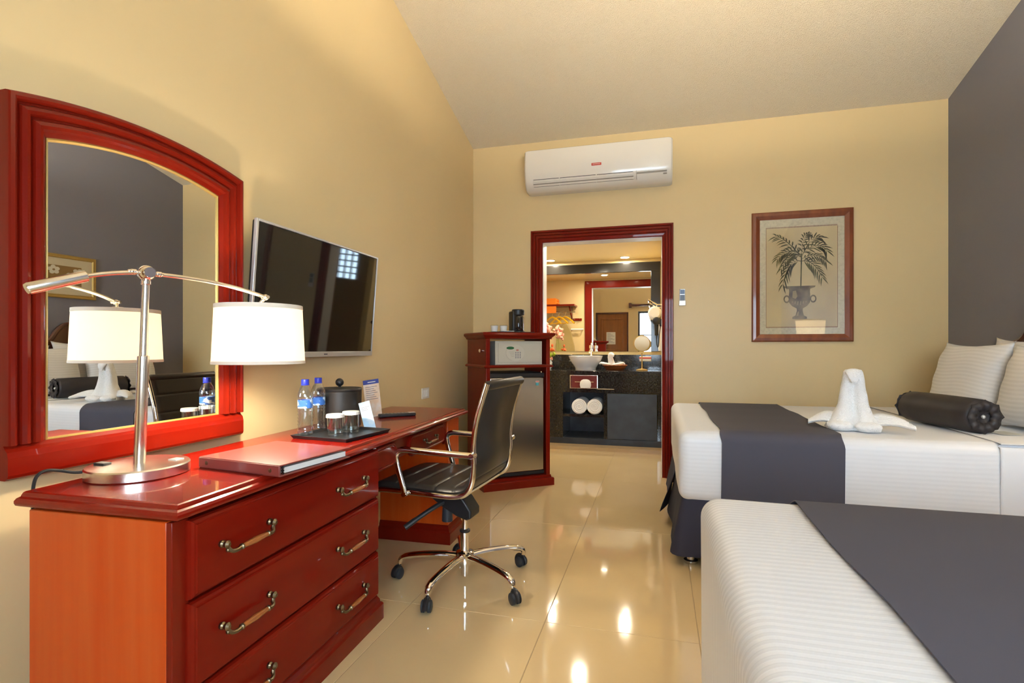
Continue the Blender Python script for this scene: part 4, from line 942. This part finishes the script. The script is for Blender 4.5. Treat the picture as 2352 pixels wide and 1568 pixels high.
# small card on the far bed by the bolster
pcd = onz(2300, 992, BT + .012)
tc_ = thing('bed_card', 'flat pale card lying on the bed next to the bolster', 'card', (pcd.x - .02, pcd.y, BT + .0125), .2); bx('card_sheet', mat('pale_card', (.55, .56, .52), .4), -.05, .05, -.10, .02, 0, .001, tc_)

# ------------------------------------------------------------------ bedside table and lamp between the beds, added ceiling lamp, painting
ns = thing('nightstand', 'dark cherry nightstand between the two beds', 'nightstand', (1.88, 2.255, 0))
bx('body', CHERRY, -.20, .22, -.24, .24, .06, .60, ns, .003); bx('top', CHERRY, -.225, .235, -.265, .265, .60, .635, ns, .008); bx('plinth', CHERRY, -.19, .22, -.23, .23, 0, .06, ns)
for z0, z1 in ((.36, .57), (.10, .33)):
    d_ = bx('drawer', CHERRYX, -.216, -.20, -.21, .21, z0, z1, ns, .004); drawer_pull(d_, (-.216, 0, (z0 + z1) / 2 + .01), .11, (0, 0, -PI / 2))
bl2 = thing('bedside_lamp', 'nickel bedside lamp with pale drum shade between the beds', 'lamp', (1.83, 2.30, .6355))
MB().lathe([(.085, 0), (.088, .004), (.085, .018), (.02, .024), (.012, .03), (.012, .61), (.006, .62)], 32).build('base', NICKEL, bl2, ang=30)
drum('lamp_shade', bl2, (0, 0, .62), .150, .165, 0, .23, SHADE2)
MB().ball((0, 0, .73), .028, .028, .04).build('bulb', bulbm('bulb2', (1, .85, .62), 6), bl2)
lamp_light('bedside_light', (0, 0, .70), bl2, LAMP_W * 1.2)
cl = thing('added_pendant', 'unseen brass bowl pendant added to light up the ceiling', 'added lamp', (.55, 1.80, 2.52))  # unseen lamp added to brighten the ceiling; bowl sends its light upwards
zc_ = ZR - SL * (YRIDGE - 1.80) - 2.52
MB().lathe([(.007, .0), (.007, zc_ - .03), (.06, zc_ - .025), (.065, zc_ + .01)], 20).build('stem', NICKEL, cl, ang=30)
MB().lathe([(.004, -.004), (.06, .0), (.13, .03), (.185, .085), (.205, .13), (.199, .13), (.178, .088), (.125, .038), (.06, .010), (.004, .006)], 40).build('bowl', GOLD, cl, ang=40)
MB().ball((0, 0, .075), .045, n=20, m=12).build('bulb', bulbm('added_pendant_bulb', (1, .84, .60), 8), cl)
lamp_light('added_pendant_light', (0, 0, .085), cl, CEIL_W, .05, (1, .86, .66))
gp_ = thing('gilt_picture', 'gilt framed floral picture on the grey wall above the far bed', 'picture', (XR, 2.99, 1.608))
GW, GH = .84, .41; fg = lambda u, v, h: Vector((-h, u, v)); gq = lambda i: [(i, i), (GW - i, i), (GW - i, GH - i), (i, GH - i)]
moulding(gq(0), gq(.035), [(0, 0), (0, .018), (.2, .024), (.6, .020), (.8, .024), (1, .012), (1, 0)], fg, True).build('gilt_frame', GOLD, gp_, smooth=False)
bx('mat_board', MATB, -.008, -.004, .03, GW - .03, .03, GH - .03, gp_)
bx('painting', ART_D, -.010, -.008, .13, GW - .13, .105, GH - .105, gp_)
m = MB()
for fx_, fz_ in ((.22, .24), (.34, .20), (.47, .26), (.60, .20), (.68, .25), (.28, .15), (.55, .15)):
    for k in range(5):
        a = 2 * PI * k / 5 + fx_ * 9; pc_ = [(fx_ + math.cos(a) * .032 + .022 * math.cos(q), fz_ + math.sin(a) * .026 + .018 * math.sin(q)) for q in [2 * PI * j / 10 for j in range(10)]]
        m.prism(pc_, fg, .010, .0104 + .0003 * k)
m.build('painted_blossoms', ART_W, gp_, smooth=False)

# ------------------------------------------------------------------ bathroom: vanity
VF, VB, VXL, VXR, CZ = 6.00, BYM, BXL, .055, .875
kb = struct(bx('trim_4', mat('curb_tile', (.45, .33, .18), .3), VXL, VXR, 5.84, VF + .05, 0, .040))
van = thing('vanity_unit', 'black stone vanity base with open towel shelves and one panel', 'vanity', (VXL, VF, .040))
VW = VXR - VXL; vh = CZ - .04
def vx(px): return ony(px, 900, VF).x - VXL
def vz(py, px=1390): return ony(px, py, VF).z - .04
x_op0, x_op1, x_dr0, x_dr1 = vx(1293), vx(1387), vx(1394), vx(1510)
z_bot, z_shelf, z_open = vz(1008), vz(953), vz(902)
bx('kick_board', GRANITED, .0, VW, .0, .03, 0, z_bot, van)
bx('bottom_board', GRANITED, 0, VW, .03, .60, 0, z_bot, van)
m_l = bx('left_panel', GRANITE, 0, x_op0, 0, .60, z_bot, z_open, van)
bx('divider', GRANITE, x_op1, x_dr0, 0, .60, z_bot, z_open, van)
bx('right_panel', GRANITE, x_dr1, VW, 0, .60, z_bot, z_open, van)
bx('back_board', GRANITED, x_op0, x_op1, .52, .56, z_bot, z_open, van)
bx('shelf', GRANITE, x_op0, x_op1, .01, .52, z_shelf - .03, z_shelf, van)
bx('door_panel', GRANITED, x_dr0 + .004, x_dr1 - .004, -.012, .02, z_bot + .006, z_open - .006, van, .002)
tb0, tb1, tbz0, tbz1 = vx(1309), vx(1373), vz(892, 1341), vz(861, 1341)
m = MB(); top_ = vh - .04
m.box(0, tb0, 0, .12, z_open, top_); m.box(tb1, VW, 0, .12, z_open, top_); m.box(tb0, tb1, 0, .12, z_open, tbz0); m.box(tb0, tb1, 0, .12, tbz1, top_)
m.build('front_apron', GRANITE, van, smooth=False)
MB().tube([(vx(1373), -.02, vz(893)), (vx(1411), -.02, vz(893))], .005, 8).build('small_rail', STEEL, van)
vc = thing('vanity_counter', 'polished black granite vanity worktop with backsplash', 'counter', (VXL, VF, vh))
bx('worktop', GRANITE, 0, VW, -.012, VB - VF - .002, 0, .04, vc, .004); bx('ledge', GRANITE, 0, VW, VB - VF - .14, VB - VF - .002, .04, .135, vc, .003); bx('backsplash', GRANITE, 0, VW, VB - VF - .03, VB - VF - .002, .135, .214, vc, .002)
# recessed tissue box
tis = thing('tissue_dispenser', 'framed red tissue dispenser set in the black vanity front', 'tissue box', (VXL + tb0, VF, .04 + tbz0))
tw2, th2 = tb1 - tb0, tbz1 - tbz0
bx('recess_back', mat('deep_red_recess', (.22, .02, .01), .3), .004, tw2 - .004, .06, .07, .004, th2 - .004, tis)
ft = lambda u, v, h: Vector((u, -h, v))
moulding([(0, 0), (tw2, 0), (tw2, th2), (0, th2)], [(.014, .014), (tw2 - .014, .014), (tw2 - .014, th2 - .014), (.014, th2 - .014)], [(0, 0), (0, .006), (.6, .007), (1, -.05), (1, -.06), (0, -.06)], ft, True).build('steel_frame', NICKEL, tis, smooth=False)
rings = []
for z, wd, dp in ((.008, .075, .02), (.04, .085, .03), (.075, .080, .03), (.095, .060, .025), (.105, .03, .012)):
    rings.append([Vector((tw2 * .56 + math.cos(q) * wd * .75 * (1 + .06 * math.sin(q * 5)), -.004 + math.sin(q) * dp, z)) for q in [2 * PI * k / 20 for k in range(20)]])
m = MB(); m.loft(rings); m.build('tissue', TOWEL, tis)
MB().tube([(tw2 * .18, .0, .075), (tw2 * .85, .0, .075)], .006, 8).build('roller', STEEL, tis)
# rolled towels
def roll(label, px):
    xx = ony(px, 930, VF + .05).x; rr_ = .0865
    o = thing('rolled_towel', label, 'towel', (xx, VF + .02, .04 + z_shelf), 0, 'rolled towels on the vanity shelf')
    pts = [(-.5 * 0, 0)]; sp2 = []
    for k in range(90):
        a = k / 90 * 2 * PI * 3.3; r = .014 + (rr_ - .020) * k / 89; sp2.append(Vector((r * math.cos(a), 0, rr_ + r * math.sin(a))))
    m = MB(); m.tube([(0, .004, rr_), (0, .008, rr_), (0, .30, rr_), (0, .305, rr_)], [rr_ - .012, rr_, rr_, rr_ - .012], 28); m.build('towel_roll', TOWEL, o, ang=60)
    m = MB(); m.tube(sp2, .0075, 6); m.build('spiral_edge', TOWEL, o)
roll('white rolled towel on the vanity shelf, left of the pair', 1331); roll('white rolled towel on the vanity shelf, next to the panel', 1366)
# basin and faucet
bs = onz(1345, 846, CZ); yb_ = 6.27
bxn = ony(1345, 830, yb_).x
bas = thing('vessel_basin', 'white round vessel basin on the black vanity worktop', 'basin', (bxn, yb_, CZ + .0005))
MB().lathe([(.120, 0), (.122, .004), (.122, .022), (.135, .045), (.165, .085), (.188, .125), (.200, .158), (.203, .166), (.196, .166), (.180, .125), (.15, .075), (.10, .045), (.01, .038)], 48).build('bowl', PORCELAIN, bas, ang=40)
MB().lathe([(.022, .0385), (.022, .042), (.008, .044)], 16).build('drain', CHROME, bas)
fa = thing('faucet', 'tall chrome faucet behind the white vessel basin', 'faucet', (bxn + .035, yb_ + .255, CZ + .0005))
MB().lathe([(.03, 0), (.03, .006), (.020, .012), (.018, .25), (.024, .255), (.024, .29), (.01, .296)], 20).build('faucet_body', CHROME, fa, ang=30)
MB().tube(smooth_path([(0, 0, .225), (0, -.06, .235), (0, -.12, .225), (0, -.14, .20)], 4), .012, 10).build('spout', CHROME, fa)
MB().tube([(0, 0, .29), (.0, .03, .315), (.0, .05, .325)], .007, 8).build('lever', CHROME, fa)
# amenity basket with small towel swan
kx = ony(1412, 840, 6.22).x
bk = thing('amenity_basket', 'brown wicker basket of amenities next to the basin', 'basket', (kx, 6.24, CZ + .0005))
m = MB(); m.lathe([(.09, 0), (.10, .004), (.135, .050), (.140, .056), (.132, .056), (.096, .010), (.02, .008)], 36); m.build('wicker_bowl', WICKER, bk, ang=40)
m = MB(); m.tube([(math.cos(2 * PI * k / 36) * .137, math.sin(2 * PI * k / 36) * .137, .056 + .003 * (k % 2)) for k in range(37)], .006, 8); m.build('woven_rim', WICKER, bk)
ms = thing('small_towel_swan', 'small white towel bird sitting in the wicker basket', 'folded towel', (kx - .03, 6.22, CZ + .012))
m = MB(); m.tube(smooth_path([(.0, .03, .03), (-.01, .01, .08), (-.02, -.01, .14), (-.012, -.03, .172), (.012, -.05, .165), (.016, -.055, .145)], 5), [.045, .044, .042, .04, .038, .036, .034, .032, .031, .030, .030, .029, .029, .028, .027, .026, .025, .024, .022, .020, .019, .017, .014, .012, .010, .008], 14); m.build('neck', TOWEL, ms)
for s_ in (-1, 1):
    m = MB(); m.tube(smooth_path([(0, .0, .048), (s_ * .08, -.02, .062), (s_ * .125, -.01, .070), (s_ * .145, -.012, .056)], 5), [.02, .024, .026, .028, .03, .03, .03, .03, .028, .026, .024, .022, .02, .018, .016, .012], 12, sq=.6); m.build('wing', TOWEL, ms)
sb = thing('soap_bar', 'yellow wrapped soap in the wicker basket', 'soap', (kx + .05, 6.20, CZ + .055)); bx('soap', YELLOW, -.03, .03, -.02, .02, 0, .02, sb, .006)
# makeup mirror
mx_ = ony(1470, 840, 6.25).x
mm_ = thing('makeup_mirror', 'round brass makeup mirror on a slim stand on the worktop', 'makeup mirror', (mx_ + .02, 6.30, CZ + .0005))
MB().lathe([(.065, 0), (.066, .006), (.05, .012), (.010, .020), (.006, .03), (.006, .19), (.009, .20)], 28).build('stand', GOLD, mm_, ang=30)
Mt = Matrix.Rotation(R(82), 3, 'X') @ Matrix.Rotation(R(0), 3, 'Y')
rg = MB(); rg.lathe([(.085, -.008), (.094, -.006), (.096, 0), (.094, .006), (.085, .008)], 36, (0, 0, .31), M=Mt); rg.build('mirror_rim', GOLD, mm_)
MB().lathe([(.086, .0085), (.086, .0095)], 36, (0, 0, .31), M=Mt).build('mirror_disc', MIRRORM, mm_)
# flowers at the left end
fx3 = ony(1262, 800, 6.45)
fv = thing('flower_vase', 'vase of pink, orange and lime flowers behind the cabinet', 'flowers', (fx3.x - .02, 6.40, CZ + .0005))
MB().lathe([(.045, 0), (.06, .02), (.065, .08), (.04, .15), (.045, .17), (.038, .17), (.03, .15), (.02, .02)], 24).build('vase', PORCELAIN, fv, ang=40)
random.seed(3)
for c_, m_, n_, r_ in (((-.01, -.02, .50), PINK, 14, .07), ((.03, 0, .42), PINK, 9, .06), ((.065, -.03, .26), ORNG2, 7, .045), ((.07, -.03, .17), GREENL, 7, .05), ((.06, -.05, .12), PINK, 5, .03)):
    m = MB()
    for k in range(n_):
        d_ = Vector((random.gauss(0, 1), random.gauss(0, 1), random.gauss(0, 1))).normalized() * r_ * .7
        m.ball(Vector(c_) + d_, r_ * .5, r_ * .42, r_ * .3, 8, 6, Matrix.Rotation(random.uniform(0, 3), 3, 'Y'))
    m.build('bloom' if m_ is not GREENL else 'leaf_cluster', m_, fv)
m = MB()
for k in range(5): m.tube([(0, 0, .05), (-.02 + .02 * k, -.01, .25), (-.03 + .025 * k, -.02, .45 - .06 * k)], .004, 6)
m.build('stems', GREENL, fv)
# bath mirror with black frame
bmx0, bmx1 = VXL + .02, ony(1517, 700, BYM).x; bmz1 = 2.205; bmz0 = CZ + .215
bm_ = thing('bathroom_mirror', 'wide bathroom mirror in a thick black frame above the vanity', 'mirror', (bmx0, BYM, bmz0))
bw_, bh_ = bmx1 - bmx0, bmz1 - bmz0; fbw = .115
bx('top_rail', BLACKG, 0, bw_, -.035, 0, bh_ - fbw, bh_, bm_, .004); bx('side_stile', BLACKG, 0, fbw, -.033, 0, 0, bh_ - fbw, bm_, .004); bx('side_stile', BLACKG, bw_ - fbw, bw_, -.033, 0, 0, bh_ - fbw, bm_, .004)
bx('mirror_glass', MIRRORM, fbw - .01, bw_ - fbw + .01, -.012, -.006, 0, bh_ - fbw + .01, bm_)
# downlights
for i, (lx, ly, lb) in enumerate(((-.385, 6.60, 'recessed downlight over the worktop beside the towel rack'), (-1.31, 6.60, 'recessed downlight over the worktop near the flowers'), (-.78, 5.45, 'recessed downlight just inside the bathroom doorway'))):
    dl = thing('downlight', lb, 'downlight', (lx, ly, BZ), 0, 'bathroom downlights')
    MB().lathe([(.060, 0), (.062, -.004), (.050, -.010), (.042, -.004), (.042, 0)], 28).build('trim_ring', WHITE_S, dl, ang=30)
    MB().lathe([(.042, -.002), (.036, -.008), (.003, -.010)], 24).build('lens', DOWN, dl)
# right side of the bath: towel rack, towels, hair dryer
tr_ = thing('towel_rack', 'chrome towel rack with three bars high beside the bathroom mirror', 'towel rack', (.055, 6.36, 1.62))
for k in range(3): MB().tube([(-.06 - .05 * k, -.20, .03 * k), (-.06 - .05 * k, .22, .03 * k)], .007, 8).build('bar', CHROME, tr_)
for yy_ in (-.20, .22): MB().tube([(0, yy_, 0), (-.06, yy_, 0), (-.16, yy_, .06)], .007, 8).build('bracket', CHROME, tr_)
rt = thing('rolled_bath_towel', 'thick cream bath towel rolled up under the chrome rack', 'towel', (-.03, 6.36, 1.535)); MB().tube([(0, -.16, 0), (0, -.14, 0), (0, .16, 0), (0, .18, 0)], [.055, .075, .075, .055], 20).build('towel_roll', TOWEL, rt)
ht = thing('hanging_towel', 'cream bath towel hanging on the wall beside the vanity', 'towel', (.052, 6.50, 1.10))
m = MB(); rings = []
for z, o_ in ((.36, .015), (.33, .03), (.2, .028), (.05, .034), (0, .032)): rings.append([Vector((-o_ - .008 * math.sin(k * 1.3), -.13 + .26 * k / 14, z)) for k in range(15)] + [Vector((-.002, .13 - .26 * k / 14, z)) for k in range(15)])
m.loft(rings); m.build('towel_cloth', TOWEL, ht)
hd = thing('hair_dryer', 'black hair dryer hanging on the wall beside the bathroom mirror', 'hair dryer', (.05, 6.02, 1.17))
bx('wall_holder', BLACKP, -.03, .004, -.03, .03, .20, .28, hd, .006); MB().tube([(-.06, -.06, .26), (-.06, -.05, .26), (-.06, .05, .25), (-.06, .09, .245)], [.03, .042, .038, .028], 18).build('barrel', BLACKP, hd, ang=40)
MB().tube([(-.06, .0, .24), (-.06, .0, .10)], [.024, .018], 14).build('handle', BLACKP, hd); MB().tube(smooth_path([(-.06, 0, .10), (-.055, .03, .0), (-.04, .06, -.02), (-.03, .06, .10), (-.02, .02, .21)], 5), .005, 8).build('coiled_cord', BLACKP, hd)
tp = thing('tissue_packet', 'red and white tissue packet on the ledge below the mirror', 'packet', (mx_ + .05, 6.72, CZ + .0955)); bx('carton', PAPER, -.07, .07, -.035, .035, 0, .06, tp, .004); bx('red_band', REDM, -.071, .071, -.036, .036, .03, .05, tp, .003)

# closet corner seen in the bathroom mirror
sh_ = thing('closet_shelf', 'red wooden closet shelf beside the doorway, seen in the mirror', 'shelf', (-1.62, BY0, 1.80))
bx('board', CHERRY, -.30, .36, .02, .36, 0, .028, sh_, .003)
for xx in (-.2, .26): MB().prism([(0.0, 0), (.30, 0), (0.0, -.20)], lambda u, v, w: Vector((w, u, v)), xx, xx + .02).build('bracket', CHERRY, sh_, smooth=False)
MB().tube([(-.30, .26, -.09), (.36, .26, -.09)], .011, 10).build('hanging_rod', CHROME, sh_)
ob = thing('orange_blanket', 'folded orange blanket on the closet shelf in the mirror', 'blanket', (-1.72, BY0 + .2, 1.829)); bx('folded_layer', ORANGE, -.16, .18, -.15, .13, 0, .05, ob, .02, seg=3); bx('folded_layer', ORANGE, -.155, .17, -.145, .125, .051, .10, ob, .02, seg=3)
bx('hanging_flap', ORANGE, -.15, .17, .131, .15, -.14, .09, ob, .008)
def hanger(label, x, mt):
    h = thing('coat_hanger', label, 'hanger', (x, BY0 + .26, 1.675), R(38), 'hangers on the closet rod')
    MB().tube(smooth_path([(0, 0, -.05), (0, 0, .0), (.018, 0, .02), (.014, 0, .045), (-.006, 0, .05), (-.014, 0, .04)], 4), .003, 6).build('hook', CHROME, h)
    MB().tube(smooth_path([(-.21, 0, -.15), (-.10, 0, -.08), (0, 0, -.045), (.10, 0, -.08), (.21, 0, -.15)], 4), .011, 8, sq=1.3).build('shoulder_bar', mt, h)
    MB().tube([(-.19, 0, -.145), (.19, 0, -.145)], .005, 6).build('trouser_bar', mt, h)
hanger('yellow coat hanger closest to the doorway', -1.42, YELLOW); hanger('yellow coat hanger in the middle of the rod', -1.52, YELLOW); hanger('yellow coat hanger at the far end of the rod', -1.63, YELLOW)
ib_ = thing('ironing_board', 'khaki ironing board standing against the bathroom wall in the mirror', 'ironing board', (-1.46, BY0 + .035, .0))
prof = [(-.17, .20), (.17, .20), (.17, .95), (.15, 1.18), (.10, 1.40), (.04, 1.52), (0, 1.54), (-.04, 1.52), (-.10, 1.40), (-.15, 1.18), (-.17, .95)]
MB().prism(prof, lambda u, v, w: Vector((u, w, v)), .0, .03).build('padded_board', KHAKI, ib_, bevel=.006)
for s_ in (-1, 1): MB().tube([(s_ * .06, -.012, .9), (s_ * .10, -.012, .012)], .010, 8).build('leg', SILVERP, ib_)
hk = thing('hook_board', 'small red wooden hook board on the bathroom wall in the mirror', 'hook rail', (-1.26, BY0, 1.58)); bx('board', CHERRY, -.07, .07, 0, .02, 0, .04, hk, .003)
for xx in (-.04, .04): MB().tube([(xx, .02, .02), (xx, .045, .015), (xx, .05, .035)], .004, 8).build('hook', CHROME, hk)
wr = thing('white_rail', 'white towel bar on the bathroom wall beside the door frame', 'towel bar', (-1.26, BY0, 1.44)); MB().tube([(-.10, .05, 0), (.10, .05, 0)], .013, 10).build('bar', WHITE_S, wr)
for xx in (-.085, .085): MB().tube([(xx, 0, 0), (xx, .05, 0)], .009, 8).build('post', WHITE_S, wr)
